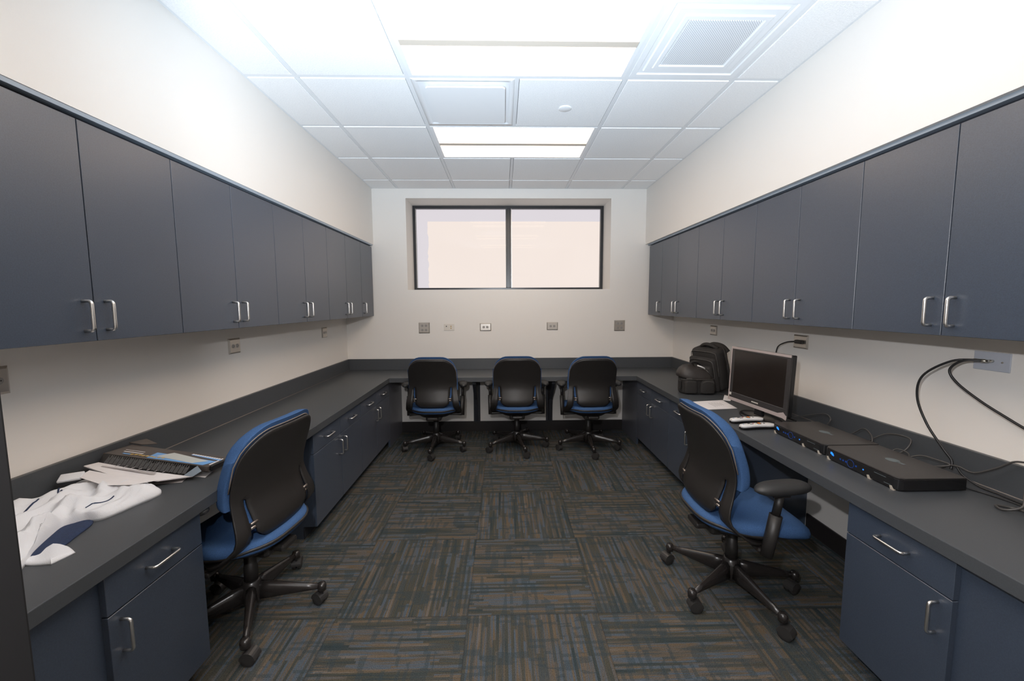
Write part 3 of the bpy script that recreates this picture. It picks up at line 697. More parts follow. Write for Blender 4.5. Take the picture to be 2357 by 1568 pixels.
def set_chair(t, x, y, face, base_ang):
    """face and base_ang in degrees from +x; chair faces local +Y"""
    t.location = (x, y, 0); t.rotation_euler = (0, 0, math.radians(face - 90))
    rel = math.radians(base_ang - (face - 90))
    for ch in [o for o in bpy.data.objects if o.parent == t and o.name.startswith('base_leg')]: ch.rotation_euler = (0, 0, rel)
grp = 'blue office chairs with black shells'
c0 = make_chair('blue office chair with black shell tucked under the left counter beside the papers', grp)
chairs = [(None, -1.19, 1.79, 172, -63),
          ('blue office chair pulled out at the right counter, its seat and armrest in view', 1.148, 1.89, 0, 137),
          ('leftmost of the three blue office chairs seen from behind at the back counter', -.680, 3.925, 90, -92),
          ('middle of the three blue office chairs seen from behind at the back counter', .130, 3.945, 90, -77),
          ('rightmost of the three blue office chairs seen from behind at the back counter', .850, 3.910, 92, -92)]
for lb, x, y, fa, ba in chairs:
    t = c0 if lb is None else copy_tree(c0)
    if lb: t['label'] = lb
    set_chair(t, x, y, fa, ba)

# ------------------------------------------------------------------ monitor on the right counter
t = thing('computer_monitor', 'silver framed flat computer monitor, switched off, standing on the right counter', 'monitor', (1.63, 2.43, ZT))
A = Vector((1.560, 2.680, .795)); Bv = Vector((1.605, 2.180, .795)); ux = (Bv - A).normalized(); nz = Vector((0, 0, 1)); fn = ux.cross(nz).normalized()
if fn.x > 0: fn = -fn
W_ = (Bv - A).length; Hh = .358
tilt = .012
MM = Matrix((( ux.x, -fn.x, tilt / Hh, A.x), (ux.y, -fn.y, 0, A.y), (0, 0, 1, A.z), (0, 0, 0, 1)))   # local x along screen, y backwards, z up
MB().box(0, W_, .004, .034, 0, Hh, .006, 3, M=MM).build('case_back', m_gloss, t)
q = MB(); b_ = .030; bb = .052
q.box(0, W_, -.004, .008, 0, bb, .004, M=MM).box(0, W_, -.004, .008, Hh - b_ + .006, Hh, .004, M=MM).box(0, b_, -.004, .008, bb - .004, Hh - .020, .003, M=MM).box(W_ - b_, W_, -.004, .008, bb - .004, Hh - .020, .003, M=MM)
bz = q.build('bezel', m_bezel, t)
MB().box(b_ - .003, W_ - b_ + .003, -.002, .006, bb - .004, Hh - b_ + .010, M=MM).build('screen', m_glassblk, t)
q = MB()      # loose protective film along the frame edges
q.box(-.004, W_ + .004, -.0065, -.0045, -.006, .015, .0006, 1, M=MM).box(-.002, W_ + .002, -.0065, -.0045, Hh - .012, Hh + .003, .0006, 1, M=MM).box(-.004, .006, -.0065, -.0045, .012, Hh - .010, .0006, 1, M=MM)
q.prism([(W_ - .06, .016), (W_ - .02, .03), (W_ + .003, .012), (W_ + .003, -.012), (W_ - .03, -.004)], -.008, -.0068, 'y', M=MM)
q.build('protective_film', m_film, t)
q = MB()
for k in range(6): q.box(W_ * .5 - .030 + k * .010, W_ * .5 - .0235 + k * .010, -.0048, -.0040, .026, .033, M=MM)
q.build('brand_mark', m_ivory, t)
q = MB()
for k in range(2): q.box(.010 + k * .010, .017 + k * .010, -.0075, -.0066, .030, .048, M=MM)
q.build('energy_sticker', m_ivory, t)
q = MB(); q.box(W_/2 - .035, W_/2 + .035, .020, .042, -.055, .10, .006, M=MM); q.build('stand_neck', m_gloss, t)
q = MB(); cx_, cy_ = 1.635, 2.455
q.loft([[(cx_ + (.095 * s_) * math.cos(a_), cy_ + (.165 * s_) * math.sin(a_), z_) for a_ in [2*PI*k/36 for k in range(36)]] for s_, z_ in ((1.0, ZT), (1.0, ZT + .006), (.93, ZT + .013), (.5, ZT + .018), (.1, ZT + .019))])
q.build('stand_base', m_gloss, t)

# power cord from the outlet down behind the monitor
t = thing('power_cord', 'short black power cord plugged into the outlet above the monitor', 'cord', (1.86, 2.56, ZT))
Mx = place(None, 'R', 2.536, 1.197)
MB().box(-.020, .046, .011, .034, -.012, .012, .006, M=Mx).build('plug', m_blkp, t)
MB().tube([(1.915, 2.56, 1.197), (1.890, 2.60, 1.190), (1.870, 2.645, 1.165), (1.865, 2.665, 1.13), (1.86, 2.665, 1.05), (1.83, 2.60, .90), (1.79, 2.50, .80), (1.76, 2.44, .745), (1.80, 2.36, .7235)], .0042, 8, 6).build('cord', m_cable, t)

# ------------------------------------------------------------------ satellite receivers
def receiver(x0, x1, y0, y1, label):
    z0, z1 = ZT + .004, ZT + .054
    t = thing('tv_receiver', label, 'receiver', ((x0 + x1)/2, (y0 + y1)/2, ZT), 0, 'black receivers in a row on the right counter')
    c = .022; pts = [(x0, y0 + c), (x0 + c*.4, y0 + c*.4), (x0 + c, y0), (x1, y0), (x1, y1), (x0 + c, y1), (x0 + c*.4, y1 - c*.4), (x0, y1 - c)]
    MB().prism(pts, z0, z1 - .006, 'z', .0015).build('case', m_gloss, t)
    MB().prism([(p[0] + (.003 if p[0] < (x0+x1)/2 else 0), p[1]) for p in pts], z1 - .006, z1, 'z', .002).build('lid', m_stb, t)
    L_ = y1 - y0; zc = (z0 + z1) / 2 - .002; xf = x0 - .0006
    def Y(f): return y1 - f * L_
    q = MB(); q.box(xf, x0, Y(.150), Y(.120), zc + .004, zc + .014).box(xf, x0, Y(.165), Y(.140), zc + .000, zc + .010).box(xf, x0, Y(.172), Y(.160), zc - .001, zc + .004); q.build('lit_logo', m_led, t)
    q = MB()
    q.tube([(xf, Y(.415) + .017 * math.cos(a_), zc + .017 * math.sin(a_)) for a_ in [2*PI*k/24 for k in range(25)]], .0009, 5)
    for f in (.27, .31, .35, .49): q.box(xf, x0, Y(f) - .004, Y(f) + .004, zc - .004, zc + .003)
    q.build('touch_ring', m_led2, t)
    q = MB(); q.box(xf, x0, Y(.585) - .0025, Y(.585) + .0025, zc - .003, zc + .002); q.build('status_led', m_led, t)
    q = MB(); q.box(xf, x0, Y(.86), Y(.72), zc + .010, zc + .012).box(xf, x0, Y(.92), Y(.84), zc - .012, zc - .010); q.build('front_print', m_logo, t)
    for f in (.09, .66, .93):
        q = MB(); y = Y(f); q.prism([(y - .010, ZT), (y + .004, ZT), (y + .009, ZT + .013), (y + .001, ZT + .016)], x0 - .002, x0 + .008, 'x', .0005); q.build('foot', m_foot, t)
    q = MB(); cx_, cy_ = (x0 + x1)/2 + .02, (y0 + y1)/2
    q.loft([[(cx_ + .022 * math.cos(a_) , cy_ + .026 * math.sin(a_), z_) for a_ in [2*PI*k/20 for k in range(20)]] for z_ in (z1, z1 + .0005)], sm=False); q.box(cx_ - .005, cx_ + .008, cy_ - .05, cy_ - .02, z1, z1 + .0005); q.build('lid_emblem', m_logo, t)
    return t
receiver(1.530, 1.800, 1.822, 2.195, 'black receiver box farther back, its end touching the monitor and remotes')
receiver(1.520, 1.790, 1.448, 1.812, 'black receiver box nearest the doorway on the right counter')

# remotes
def remote(x0, y0, ang, label):
    t = thing('remote_control', label, 'remote', (x0, y0, ZT), ang, 'white remote controls beside the receiver')
    L_ = .215
    def body(wf, z0, z1, m, nm, parent=t, ins=0):
        rings = []
        for k in range(17):
            q = k / 16; x = L_ * q; wd_ = (.026 - .007 * math.sin(PI * min(1, q * 1.15)) + .003 * q) * wf; e = (1 - abs(2*q - 1) ** 8) ** .5 if 0 < q < 1 else .25
            wd_ *= max(.35, e); arch = .004 * math.sin(PI * q)
            rings.append([(x, -wd_, z0 + arch * .5), (x, -wd_, z1 - .004 + arch), (x, -wd_ * .8, z1 + arch), (x, wd_ * .8, z1 + arch), (x, wd_, z1 - .004 + arch), (x, wd_, z0 + arch * .5)])
        q = MB(); q.loft(rings); return q.build(nm, m, parent, True)
    body(.96, .001, .016, m_gloss, 'lower_shell'); body(1.0, .013, .026, m_white, 'upper_shell')
    def btn(xs, ys, w_, h_, m, nm):
        q = MB(); q.box(xs - w_/2, xs + w_/2, ys - h_/2, ys + h_/2, .0285, .0315, .001); q.build(nm, m, t, True)
    q = MB(); q.lathe([(.013, .027), (.013, .0312), (.010, .032)], 20, Matrix.Translation((.118, 0, 0))); q.build('ring_button', m_blkp, t, True)
    q = MB(); q.lathe([(.0085, .030), (.0085, .0335), (.006, .034)], 16, Matrix.Translation((.118, 0, 0))); q.build('centre_button', m_orange, t, True)
    btn(.152, .002, .008, .008, m_blkp, 'round_button'); btn(.088, .008, .006, .005, m_red, 'red_button'); btn(.094, -.006, .006, .005, m_yel, 'yellow_button'); btn(.104, -.012, .006, .004, m_bluebtn, 'blue_button'); btn(.070, -.004, .020, .004, m_blkp, 'dark_button'); btn(.060, .008, .016, .004, m_blkp, 'dark_button'); btn(.020, 0, .004, .004, m_bluebtn, 'blue_dot')
    return t
remote(1.386, 2.355, .12, 'white remote control lying farther from the doorway, touching the monitor base side')
remote(1.372, 2.232, .10, 'white remote control lying nearer the doorway, against the far receiver corner')

# papers on the right counter
def sheet(name, pts, z, label, m=m_paper, th=.0012, cat='paper'):
    return tag(centred(MB().prism(pts, z, z + th, 'z').build(name, m)), label, cat)
p1 = sheet('paper_sheet', [(1.372, 2.885), (1.655, 2.930), (1.628, 2.690), (1.384, 2.665)], ZT, 'white printed sheet of paper on the right counter behind the right chair')
q = MB()
for k in range(5): q.box(1.50 + .02 * k, 1.505 + .02 * k, 2.74 + .01 * k, 2.84, ZT + .0012, ZT + .0015)
q.build('print_line', m_grey, p1)
sheet('paper_sheet', [(1.765, 3.10), (1.80, 3.06), (1.70, 2.90), (1.66, 2.93)], ZT, 'small white paper corner sticking out behind the left edge of the monitor')

# ------------------------------------------------------------------ camera bag and backpack
def pillow(mb, cx_, cy_, z0, hx, hy, h, r, M_=None, n=6, top=.75, p=3.0):
    """rounded block: outline superellipse, pinched towards the top"""
    rings = []
    prof = [(.90, 0), (.985, .05), (1.0, .18), (1.0, .55), (.5 + .5 * top + .04, .82), (top, .94), (top * .75, 1.0), (top * .3, 1.015)]
    for s_, q in prof:
        rings.append([(cx_ + hx * s_ * math.copysign(abs(math.cos(a_)) ** (2/p), math.cos(a_)), cy_ + hy * s_ * math.copysign(abs(math.sin(a_)) ** (2/p), math.sin(a_)), z0 + h * q) for a_ in [2*PI*k/32 for k in range(32)]])
    mb.loft(rings, M=M_); return mb
t = thing('camera_bag', 'small rounded black camera bag on the right counter in front of the backpack', 'bag', (1.572, 3.205, ZT), math.radians(-4))
s = MB(); pillow(s, 0, 0, 0, .125, .085, .150, 0, top=.90); s.build('bag_body', m_bag, t, True)
s = MB(); rings = []
for sc, z in ((1.04, .118), (1.07, .125), (1.05, .150), (.92, .185), (.70, .208), (.35, .218), (.05, .220)):
    rings.append([(-.008 + .128 * sc * math.copysign(abs(math.cos(a_)) ** .75, math.cos(a_)), .09 * sc * math.copysign(abs(math.sin(a_)) ** .75, math.sin(a_)), z - .02 * math.cos(a_)) for a_ in [2*PI*k/32 for k in range(32)]])
s.loft(rings); s.build('bag_lid', m_bag2, t, True)
s = MB(); pillow(s, .065, -.085, .012, .058, .026, .108, 0, top=.8); s.build('front_pocket', m_bag, t, True)
s = MB(); pillow(s, -.062, -.083, .012, .052, .022, .105, 0, top=.85); s.build('front_pocket', m_bag, t, True)
s = MB(); s.tube([(-.035, .02, .205), (-.03, .02, .235), (-.005, .02, .250), (.04, .02, .240), (.075, .02, .200)], .009, 8, 5, sx=1.6); s.build('carry_handle', m_bag, t, True)
s = MB(); s.tube([(-.125, -.040, .118), (-.110, -.085, .122), (0, -.101, .124), (.11, -.083, .126), (.134, -.03, .126)], .0022, 6, 5); s.tube([(.02, -.112, .10), (.05, -.116, .112), (.09, -.114, .108), (.112, -.106, .09)], .0016, 6, 4); s.build('zip', m_zip, t, True)
s = MB(); s.box(-.135, -.124, -.05, -.02, .04, .105, .003); s.build('side_buckle', m_blkp, t, True)
s = MB(); s.box(-.105, -.060, -.0985, -.0975, .128, .136); s.build('name_tag', m_zip, t, True)

t = thing('backpack', 'large black backpack standing on the right counter behind the monitor', 'backpack', (1.825, 3.325, ZT), math.radians(22))
Mk = Matrix.Rotation(math.radians(-9), 4, 'Y')
def slab(nm, x0, x1, y0, y1, z0, z1, r, m=m_bag):
    s = MB(); s.box(x0, x1, y0, y1, z0, z1, r, 4, M=Matrix.Rotation(math.radians(-14), 4, 'Y')); 
    for f in s.bm.faces: f.smooth = True
    return s.build(nm, m, t, True)
slab('main_compartment', -.10, .030, -.14, .13, .028, .385, .035)
slab('middle_compartment', -.140, -.095, -.132, .12, .038, .325, .020)
slab('front_pocket', -.180, -.135, -.120, .105, .048, .265, .020)
s = MB(); Mr = Matrix.Rotation(math.radians(-14), 4, 'Y')
for xx, zt2, w2 in ((-.101, .365, .128), (-.141, .308, .120), (-.181, .246, .106)):
    P_ = [(xx, -w2, zt2 * .45), (xx, -w2, zt2 - .03), (xx, -w2 + .03, zt2), (xx, 0, zt2 + .004), (xx, w2 - .04, zt2), (xx, w2 - .01, zt2 - .03), (xx, w2 - .01, zt2 * .45)]
    s.tube([Mr @ Vector(p) for p in P_], .0028, 6, 4)
s.build('zip', m_zip, t, True)
s = MB(); s.tube([Mr @ Vector(p) for p in [(-.03, -.09, .380), (-.04, -.06, .405), (-.035, 0, .413), (-.03, .05, .402), (-.03, .08, .380)]], .011, 8, 5, sx=1.5); s.build('carry_handle', m_bag, t, True)
s = MB(); s.tube([Mr @ Vector(p) for p in [(.0, -.11, .375), (-.02, -.145, .33), (-.02, -.155, .2), (-.02, -.150, .06)]], .010, 8, 5, sx=2.0); s.tube([Mr @ Vector(p) for p in [(-.02, .02, .385), (.0, -.03, .405), (.01, -.10, .39), (.02, -.14, .34)]], .012, 8, 5, sx=2.0); s.build('shoulder_strap', m_bag, t, True)
tag(centred(MB().tube([(1.650, 3.185, ZT + .187), (1.63, 3.17, ZT + .205), (1.600, 3.165, ZT + .219), (1.58, 3.185, ZT + .226)], .006, 8, 5).build('white_clip', m_white)), 'small white plastic loop resting on top of the camera bag', 'clip')
tag(centred(MB().tube([(1.735, 3.165, ZT + .004), (1.765, 3.09, ZT + .004), (1.80, 3.03, ZT + .004), (1.875, 2.99, ZT + .0045)], .0035, 6, 6).build('white_cable', m_cableg)), 'thin pale cable curling on the counter below the backpack', 'cable')

# ------------------------------------------------------------------ cables on the right counter
def cable(name, pts, r, label, m=m_cable, sm=8):
    return tag(centred(MB().tube(pts, r, 8, sm).build(name, m)), label, 'cable')
t = thing('coax_cable', 'thick black coax cable curving down from the white plate to the counter', 'cable', (1.87, 1.55, ZT), 0, 'coax cables from the wall plate')
MB().tube([(1.908, 1.542, 1.216), (1.86, 1.60, 1.205), (1.83, 1.68, 1.13), (1.835, 1.70, 1.03), (1.85, 1.665, .92), (1.86, 1.60, .83), (1.868, 1.572, .79), (1.86, 1.565, .755)], .0048, 8, 8).build('cable_run', m_cable, t)
MB().tube([(1.913, 1.542, 1.216), (1.896, 1.555, 1.216)], .0062, 8).build('connector', m_alu, t)
t = thing('coax_cable', 'thick black coax cable sweeping right from the white plate out of frame', 'cable', (1.87, 1.3, ZT), 0, 'coax cables from the wall plate')
MB().tube([(1.908, 1.516, 1.216), (1.87, 1.565, 1.212), (1.855, 1.60, 1.17), (1.86, 1.575, 1.12), (1.875, 1.50, 1.06), (1.885, 1.41, 1.01), (1.89, 1.30, .955), (1.885, 1.15, .86), (1.87, 1.02, .76), (1.84, .94, ZT + .006)], .0048, 8, 8).build('cable_run', m_cable, t)
MB().tube([(1.913, 1.516, 1.216), (1.896, 1.528, 1.216)], .0062, 8).build('connector', m_alu, t)
cable('grey_wire', [(1.860, 1.60, ZT + .028), (1.856, 1.565, ZT + .055), (1.862, 1.535, ZT + .06), (1.868, 1.49, ZT + .055), (1.880, 1.43, ZT + .10), (1.892, 1.38, ZT + .145), (1.895, 1.30, ZT + .14), (1.89, 1.2, ZT + .06), (1.86, 1.10, ZT + .005)], .0034, 'grey wire arching up over the backsplash at the right edge', m_cableg)
cable('twisted_wire', [(1.80, 1.70, ZT + .03), (1.83, 1.66, ZT + .06), (1.845, 1.60, ZT + .062), (1.855, 1.565, ZT + .058), (1.84, 1.58, ZT + .045), (1.82, 1.62, ZT + .028), (1.80, 1.66, ZT + .012), (1.795, 1.70, ZT + .012)], .0034, 'looped wire twisted together where the black coax meets the counter', m_cableg)
cable('black_wire', [(1.862, 1.545, ZT + .055), (1.862, 1.52, ZT + .03), (1.87, 1.47, ZT + .008), (1.875, 1.40, ZT + .0042), (1.86, 1.25, ZT + .0042), (1.84, 1.1, ZT + .0042)], .0038, 'black wire lying along the backsplash past the nearest receiver')
cable('grey_wire', [(1.79, 1.50, ZT + .012), (1.82, 1.46, ZT + .004), (1.845, 1.38, ZT + .004), (1.85, 1.28, ZT + .004), (1.84, 1.12, ZT + .004)], .0030, 'thin dark wire running from the nearest receiver toward the right edge', m_cable)
cable('cable_coil', [(1.80, 1.27, ZT + .010), (1.795, 1.31, ZT + .006), (1.76, 1.33, ZT + .006), (1.745, 1.295, ZT + .008), (1.775, 1.27, ZT + .03), (1.80, 1.285, ZT + .065), (1.83, 1.30, ZT + .085), (1.86, 1.26, ZT + .088), (1.86, 1.20, ZT + .07), (1.83, 1.235, ZT + .055), (1.80, 1.26, ZT + .03), (1.795, 1.22, ZT + .010), (1.82, 1.12, ZT + .0065)], .0042, 'coiled grey cable standing in loops at the right edge of the counter', m_cableg)
cable('thin_wire', [(1.80, 2.14, ZT + .040), (1.808, 2.12, ZT + .085), (1.83, 2.17, ZT + .10), (1.84, 2.24, ZT + .085), (1.80, 2.32, ZT + .05), (1.74, 2.37, ZT + .030)], .0030, 'thin wire arching from the monitor to the back of the far receiver', m_cableg)
cable('thin_wire', [(1.80, 1.86, ZT + .040), (1.81, 1.87, ZT + .07), (1.83, 1.92, ZT + .09), (1.84, 1.96, ZT + .085), (1.835, 2.00, ZT + .05), (1.82, 2.04, ZT + .012)], .0030, 'short thin wire loop behind the joint of the two receivers', m_cableg)
cable('thin_wire', [(1.825, 1.93, ZT + .004), (1.84, 1.90, ZT + .05), (1.865, 1.86, ZT + .09), (1.875, 1.80, ZT + .105), (1.872, 1.745, ZT + .10), (1.85, 1.74, ZT + .06), (1.815, 1.75, ZT + .03), (1.792, 1.735, ZT + .030)], .0030, 'taller thin wire loop leaning against the backsplash behind the nearest receiver', m_cableg)
cable('thin_wire', [(1.792, 1.76, ZT + .035), (1.81, 1.745, ZT + .058), (1.815, 1.70, ZT + .056), (1.80, 1.67, ZT + .035), (1.83, 1.62, ZT + .012), (1.85, 1.57, ZT + .004)], .0028, 'low thin wire hugging the rear edge of the nearest receiver', m_cableg)

# ------------------------------------------------------------------ papers, cartons and shirt on the left counter
def patch(poly, z0, hfun, nr=26, edge=.004):
    """cloth patch: closed smooth outline (star shaped about its centroid) filled with rings"""
    P = [Vector((x, y, 0)) for x, y in poly]; n = len(P); out = []
    for i in range(n):
        p0, p1, p2, p3 = P[i-1], P[i], P[(i+1) % n], P[(i+2) % n]
        for k in range(6):
            t_ = k / 6; out.append(0.5 * ((2*p1) + (-p0 + p2)*t_ + (2*p0 - 5*p1 + 4*p2 - p3)*t_*t_ + (-p0 + 3*p1 - 3*p2 + p3)*t_**3))
    c = sum(out, Vector()) / len(out); b2 = bmesh.new(); rows = []
    for k in range(1, nr + 1):
        q = k / nr; row = []
        for p in out:
            v = c + (p - c) * q; z = z0 + edge * (1 - .35 * q ** 16) + hfun(v.x, v.y) * (1 - q ** 9) ** .6
            row.append(b2.verts.new((v.x, v.y, z)))
        rows.append(row)
    cv = b2.verts.new((c.x, c.y, z0 + hfun(c.x, c.y) + edge)); m_ = len(out)
    for i in range(m_):
        b2.faces.new((cv, rows[0][i], rows[0][(i+1) % m_]))
        for k in range(nr - 1): b2.faces.new((rows[k][i], rows[k+1][i], rows[k+1][(i+1) % m_], rows[k][(i+1) % m_]))
    bt = [b2.verts.new((v.co.x, v.co.y, z0)) for v in rows[-1]]
    for i in range(m_): b2.faces.new((rows[-1][i], bt[i], bt[(i+1) % m_], rows[-1][(i+1) % m_]))
    b2.faces.new(bt[::-1])
    bmesh.ops.recalc_face_normals(b2, faces=b2.faces[:])
    for f in b2.faces: f.smooth = True
    s = MB(); s.merge(b2); return s
random.seed(21)
RID = [(random.uniform(-1.68, -1.38), random.uniform(1.05, 1.6), random.uniform(.06, .16), random.uniform(1.1, 2.2), random.uniform(.006, .015), random.uniform(.006, .012)) for _ in range(22)]
def folds(x, y):
    h = .014
    for (x0, y0, x1, y1, hh, wd_) in ((-1.42, 1.06, -1.50, 1.36, .030, .022), (-1.50, 1.36, -1.36, 1.52, .020, .018), (-1.50, 1.05, -1.58, 1.40, .026, .020), (-1.58, 1.40, -1.46, 1.60, .022, .016),
                                      (-1.60, 1.08, -1.66, 1.36, .026, .022), (-1.66, 1.36, -1.58, 1.58, .024, .018), (-1.44, 1.30, -1.52, 1.50, .016, .012), (-1.70, 1.2, -1.70, 1.55, .030, .016), (-1.40, 1.12, -1.46, 1.24, .020, .014)):
        dx, dy = x1 - x0, y1 - y0; L2 = dx * dx + dy * dy; t_ = max(-.1, min(1.1, ((x - x0) * dx + (y - y0) * dy) / L2))
        wob = .010 * math.sin(t_ * 9 + x0 * 40); nx, ny = -dy / L2 ** .5, dx / L2 ** .5
        d2 = (x - x0 - dx * t_ - nx * wob) ** 2 + (y - y0 - dy * t_ - ny * wob) ** 2
        h += hh * math.exp(-(d2 ** .5 / wd_) ** 1.6)
    for (x0, y0, L_, an, hh, wd_) in RID:
        u = (x - x0) * math.cos(an) + (y - y0) * math.sin(an); v = -(x - x0) * math.sin(an) + (y - y0) * math.cos(an) + .25 * u * u
        if abs(u) < L_ * 1.6: h += hh * math.exp(-(abs(v) / wd_) ** 1.5) * math.exp(-(u / L_) ** 2)
    a = (x * .80 + y * .60); b = (-x * .60 + y * .80)
    h += .004 * math.sin(a * 31 + 3 * math.sin(b * 13)) + .0025 * math.sin(b * 70 + a * 32)
    return max(.004, h)
t = thing('jersey', 'crumpled white and navy jersey lying on the left counter near the doorway', 'shirt', (-1.53, 1.40, ZT))
poly = [(-1.325, 1.040), (-1.385, 1.140), (-1.428, 1.225), (-1.450, 1.285), (-1.420, 1.318), (-1.375, 1.340), (-1.350, 1.43), (-1.335, 1.52), (-1.42, 1.580), (-1.55, 1.640), (-1.66, 1.640), (-1.695, 1.60), (-1.700, 1.50), (-1.702, 1.40), (-1.700, 1.28), (-1.69, 1.16), (-1.62, 1.04), (-1.48, .99), (-1.36, 1.00)]
patch(poly, ZT, folds, 30, .016).build('white_body', m_cloth, t)
patch([(-1.50, 1.22), (-1.42, 1.13), (-1.358, 1.125), (-1.345, 1.18), (-1.362, 1.24), (-1.385, 1.31), (-1.43, 1.34), (-1.49, 1.30)], ZT, lambda x, y: .002 + .003 * abs(math.sin(40 * x + 25 * y)), 10, .006).build('navy_lining', m_navy, t)
patch([(-1.374, 1.100), (-1.340, 1.094), (-1.292, 1.098), (-1.286, 1.102), (-1.276, 1.145), (-1.279, 1.152), (-1.330, 1.180), (-1.372, 1.188), (-1.380, 1.180), (-1.380, 1.108)], ZT, lambda x, y: .004 + .003 * math.sin(60 * (x + y)), 8, .007).build('sleeve_hem', m_cloth, t)
def lie(pts, up=.017): return [(x, y, ZT + folds(x, y) + up) for x, y in pts]
def dense(pts, n=6):
    P = [pts[0]] + list(pts) + [pts[-1]]; o = []
    for i in range(1, len(P) - 2):
        for k in range(n):
            t_ = k / n; o.append(tuple(0.5 * ((2*P[i][c]) + (-P[i-1][c] + P[i+1][c])*t_ + (2*P[i-1][c] - 5*P[i][c] + 4*P[i+1][c] - P[i+2][c])*t_*t_ + (-P[i-1][c] + 3*P[i][c] - 3*P[i+1][c] + P[i+2][c])*t_**3) for c in (0, 1)))
    return o + [pts[-1]]
s = MB()
for P_ in ([(-1.575, 1.400), (-1.60, 1.41), (-1.635, 1.45), (-1.645, 1.495)], [(-1.53, 1.20), (-1.57, 1.24), (-1.61, 1.30), (-1.635, 1.38)], [(-1.50, 1.16), (-1.46, 1.15), (-1.42, 1.12), (-1.385, 1.08)], [(-1.445, 1.35), (-1.43, 1.385), (-1.425, 1.43)]): s.tube(lie(dense(P_)), .0026, 6, 0)
s.build('navy_piping', m_navy, t)
s = MB(); s.box(-.034, .034, -.022, .022, 0, .010, .004, M=Matrix.Translation((-1.680, 1.530, ZT + .066)) @ Matrix.Rotation(.5, 4, 'Z') @ Matrix.Rotation(.35, 4, 'X')); s.build('collar_tab', m_cloth, t)

def put3(pts, th, m, name, label, cat='paper'):
    s = MB(); b2 = bmesh.new(); c = Vector([sum(p[i] for p in pts) / len(pts) for i in range(3)]); n = len(pts)
    A_ = [b2.verts.new(p) for p in pts]; cv = b2.verts.new(c); B_ = [b2.verts.new((p[0], p[1], p[2] + th)) for p in pts]; cu_ = b2.verts.new((c.x, c.y, c.z + th))
    for i in range(n):
        j = (i + 1) % n; b2.faces.new((cv, A_[j], A_[i])); b2.faces.new((cu_, B_[i], B_[j])); b2.faces.new((A_[i], A_[j], B_[j], B_[i]))
    bmesh.ops.recalc_face_normals(b2, faces=b2.faces[:]); s.merge(b2); return tag(centred(s.build(name, m)), label, cat)
put3([(-1.46, 1.71, ZT), (-1.275, 1.668, ZT), (-1.295, 1.755, ZT), (-1.44, 1.79, ZT)], .0010, m_paper, 'paper_sheet', 'lowest pale sheet peeking out under the carton at its right end')
put3([(-1.50, 1.600, ZT + .0012), (-1.335, 1.620, ZT + .0012), (-1.36, 1.70, ZT + .0012), (-1.52, 1.70, ZT + .0012)], .0010, m_grey, 'paper_sheet', 'grey sheet corner on the bare counter under the white brochure')
br = put3([(-1.708, 1.605, .797), (-1.528, 1.560, .765), (-1.400, 1.585, .740), (-1.310, 1.648, .730), (-1.46, 1.735, .735), (-1.705, 1.725, .780)], .0042, m_paper, 'brochure', 'white printed brochure sandwiched between jersey and flattened carton', 'brochure')
q = MB()
q.prism([(-1.66, 1.620), (-1.44, 1.620), (-1.44, 1.629), (-1.66, 1.632)], 0, .0006, 'z', M=Matrix(((1, 0, 0, 0), (0, 1, 0, 0), (-.145, -.05, 1, .6300), (0, 0, 0, 1))))
for k in range(7): q.prism([(-1.62 + k * .032, 1.64), (-1.617 + k * .032, 1.64), (-1.612 + k * .032, 1.68), (-1.615 + k * .032, 1.68)], 0, .0006, 'z', M=Matrix(((1, 0, 0, 0), (0, 1, 0, 0), (-.145, -.05, 1, .6304), (0, 0, 0, 1))))
q.build('grey_print', m_grey, br)
put3([(-1.655, 1.530, .787), (-1.52, 1.490, .770), (-1.44, 1.520, .757), (-1.40, 1.575, .748), (-1.53, 1.565, .772), (-1.66, 1.58, .792)], .0010, m_paper, 'letter', 'white folded letter lying on top of the jersey below the brochure', 'letter')
m_ink = mat('grey_ink', (0.13, 0.13, 0.13), 0.6)
# flattened product cartons
t = thing('carton', 'flattened dark product carton with a pale label, topmost on the left counter pile', 'box', (-1.50, 1.76, ZT + .02))
Lc, Wc, Hc = .450, .125, .020
o_ = Vector((-1.712, 1.690, .802)); ex = (Vector((-1.282, 1.672, .745)) - o_).normalized(); ez = ex.cross(Vector((.06, 1, -.06))).normalized(); ey = ez.cross(ex)
Mc = Matrix(((ex.x, ey.x, ez.x, o_.x), (ex.y, ey.y, ez.y, o_.y), (ex.z, ey.z, ez.z, o_.z), (0, 0, 0, 1)))
s = MB(); s.box(0, Lc, 0, Wc, 0, Hc, .001, 1, M=Mc); s.build('carton_body', m_card, t)
Mf = Mc @ Matrix.Translation((0, 0, Hc)) @ Matrix.Rotation(math.radians(48), 4, 'X')
s = MB(); s.prism([(.0, -.001), (Lc - .045, -.001), (Lc - .075, -.046), (.01, -.052)], -.002, 0, 'z', M=Mf); s.build('printed_side', m_gloss, t)
random.seed(5); s = MB()
for k in range(19):
    xk = .030 + k * .0185
    for q_ in range(5):
        y0_ = -.006 - random.uniform(0, .010) if q_ % 3 else -.004; s.box(xk + q_ * .0033, xk + q_ * .0033 + .0019, -.044 + .004 * random.random(), y0_, .0001, .0004, M=Mf)
s.build('small_print', m_ink, t)
s = MB(); s.prism([(Lc - .044, -.001), (Lc - .074, -.047), (Lc - .035, -.046), (Lc - .015, -.020)], -.002, 0, 'z', M=Mf); s.build('blue_flap', m_flap, t)
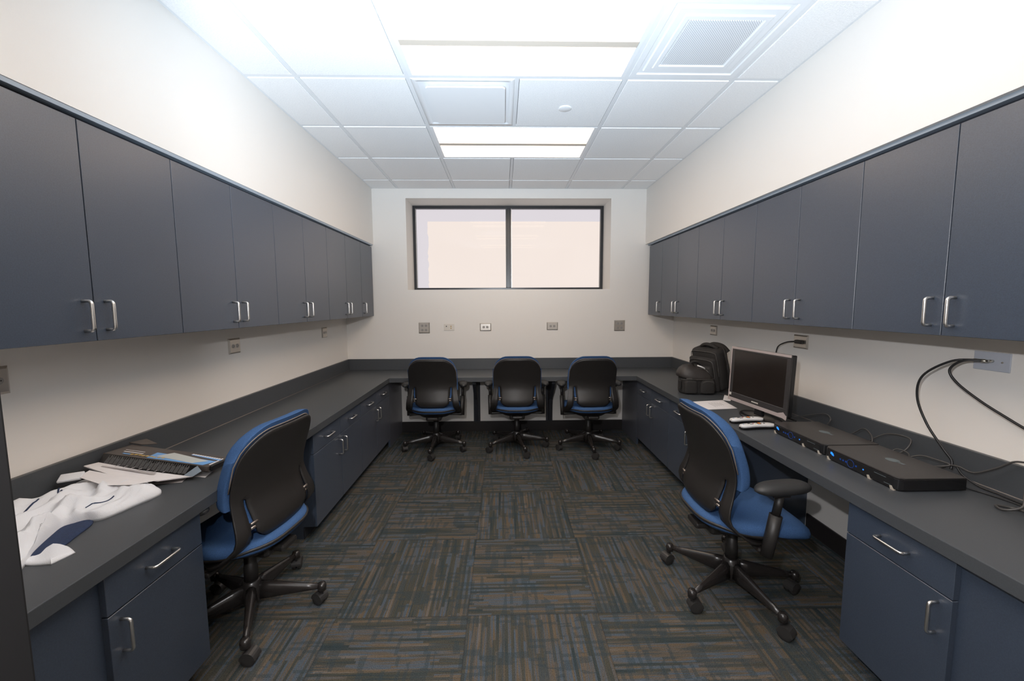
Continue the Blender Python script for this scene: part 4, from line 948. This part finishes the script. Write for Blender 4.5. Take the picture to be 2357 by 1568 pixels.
s = MB(); s.box(Lc - .002, Lc + .012, .010, Wc - .002, -.003, Hc + .001, .004, M=Mc); s.build('end_flap', m_gloss, t)
s = MB(); s.prism([(-.010, .01), (0, 0), (0, Wc), (-.010, Wc - .02)], .004, .0055, 'z', M=Mc); s.box(.001, .004, -.002, -.0005, 0, Hc, M=Mc); s.build('inner_flap', m_cardin, t)
zt_ = Hc + .0004
def stick(pts, m, nm, z0=zt_): s = MB(); s.prism([(p[0], p[1] * .74) for p in pts], z0, z0 + .0006, 'z', M=Mc); s.build(nm, m, t)
m_label = mat('pale_label', (0.50, 0.52, 0.50), 0.5)
stick([(.175, .012), (.420, .012), (.440, .085), (.165, .100)], m_skyp, 'blue_panel')
stick([(.195, .048), (.370, .018), (.410, .075), (.225, .125)], m_label, 'pale_label', zt_ + .0007)
stick([(.30, .128), (.445, .100), (.447, .116), (.30, .145)], m_skyp, 'blue_panel')
s = MB()
for k in range(12): s.box(.300 + k * .0115, .3085 + k * .0115, .098 - k*.001, .107 - k*.001, zt_ + .0007, zt_ + .0013, M=Mc)
s.box(.045, .13, .040, .046, zt_, zt_ + .0006, M=Mc); s.box(.035, .12, .060, .063, zt_, zt_ + .0006, M=Mc); s.box(.438, .444, .02, .10, zt_, zt_ + .0006, M=Mc)
s.build('white_lettering', m_paper, t)
s = MB()
for k in range(9): s.lathe([(.0065, 0), (.0065, .0006)], 10, Mc @ Matrix.Translation((.100 + k * .0165, .022 + .002 * (k % 3), zt_ + .0007)))
s.build('gold_print', m_gold, t)
stick([(.06, .024), (.095, .024), (.095, .036), (.06, .036)], m_skyp, 'blue_lettering')
put3([(-1.722, 1.82, .820), (-1.66, 1.815, .812), (-1.63, 1.86, .80), (-1.70, 1.885, .815)], .003, m_card, 'carton_flap', 'bent dark carton flap leaning toward the backsplash behind the carton', 'box')
s = MB(); s.tube([(-1.275, 1.80, ZT + .006), (-1.46, 1.86, ZT + .006)], .006, 10); tag(centred(s.build('rolled_paper', m_paper)), 'small rolled white paper behind the right end of the carton', 'paper')
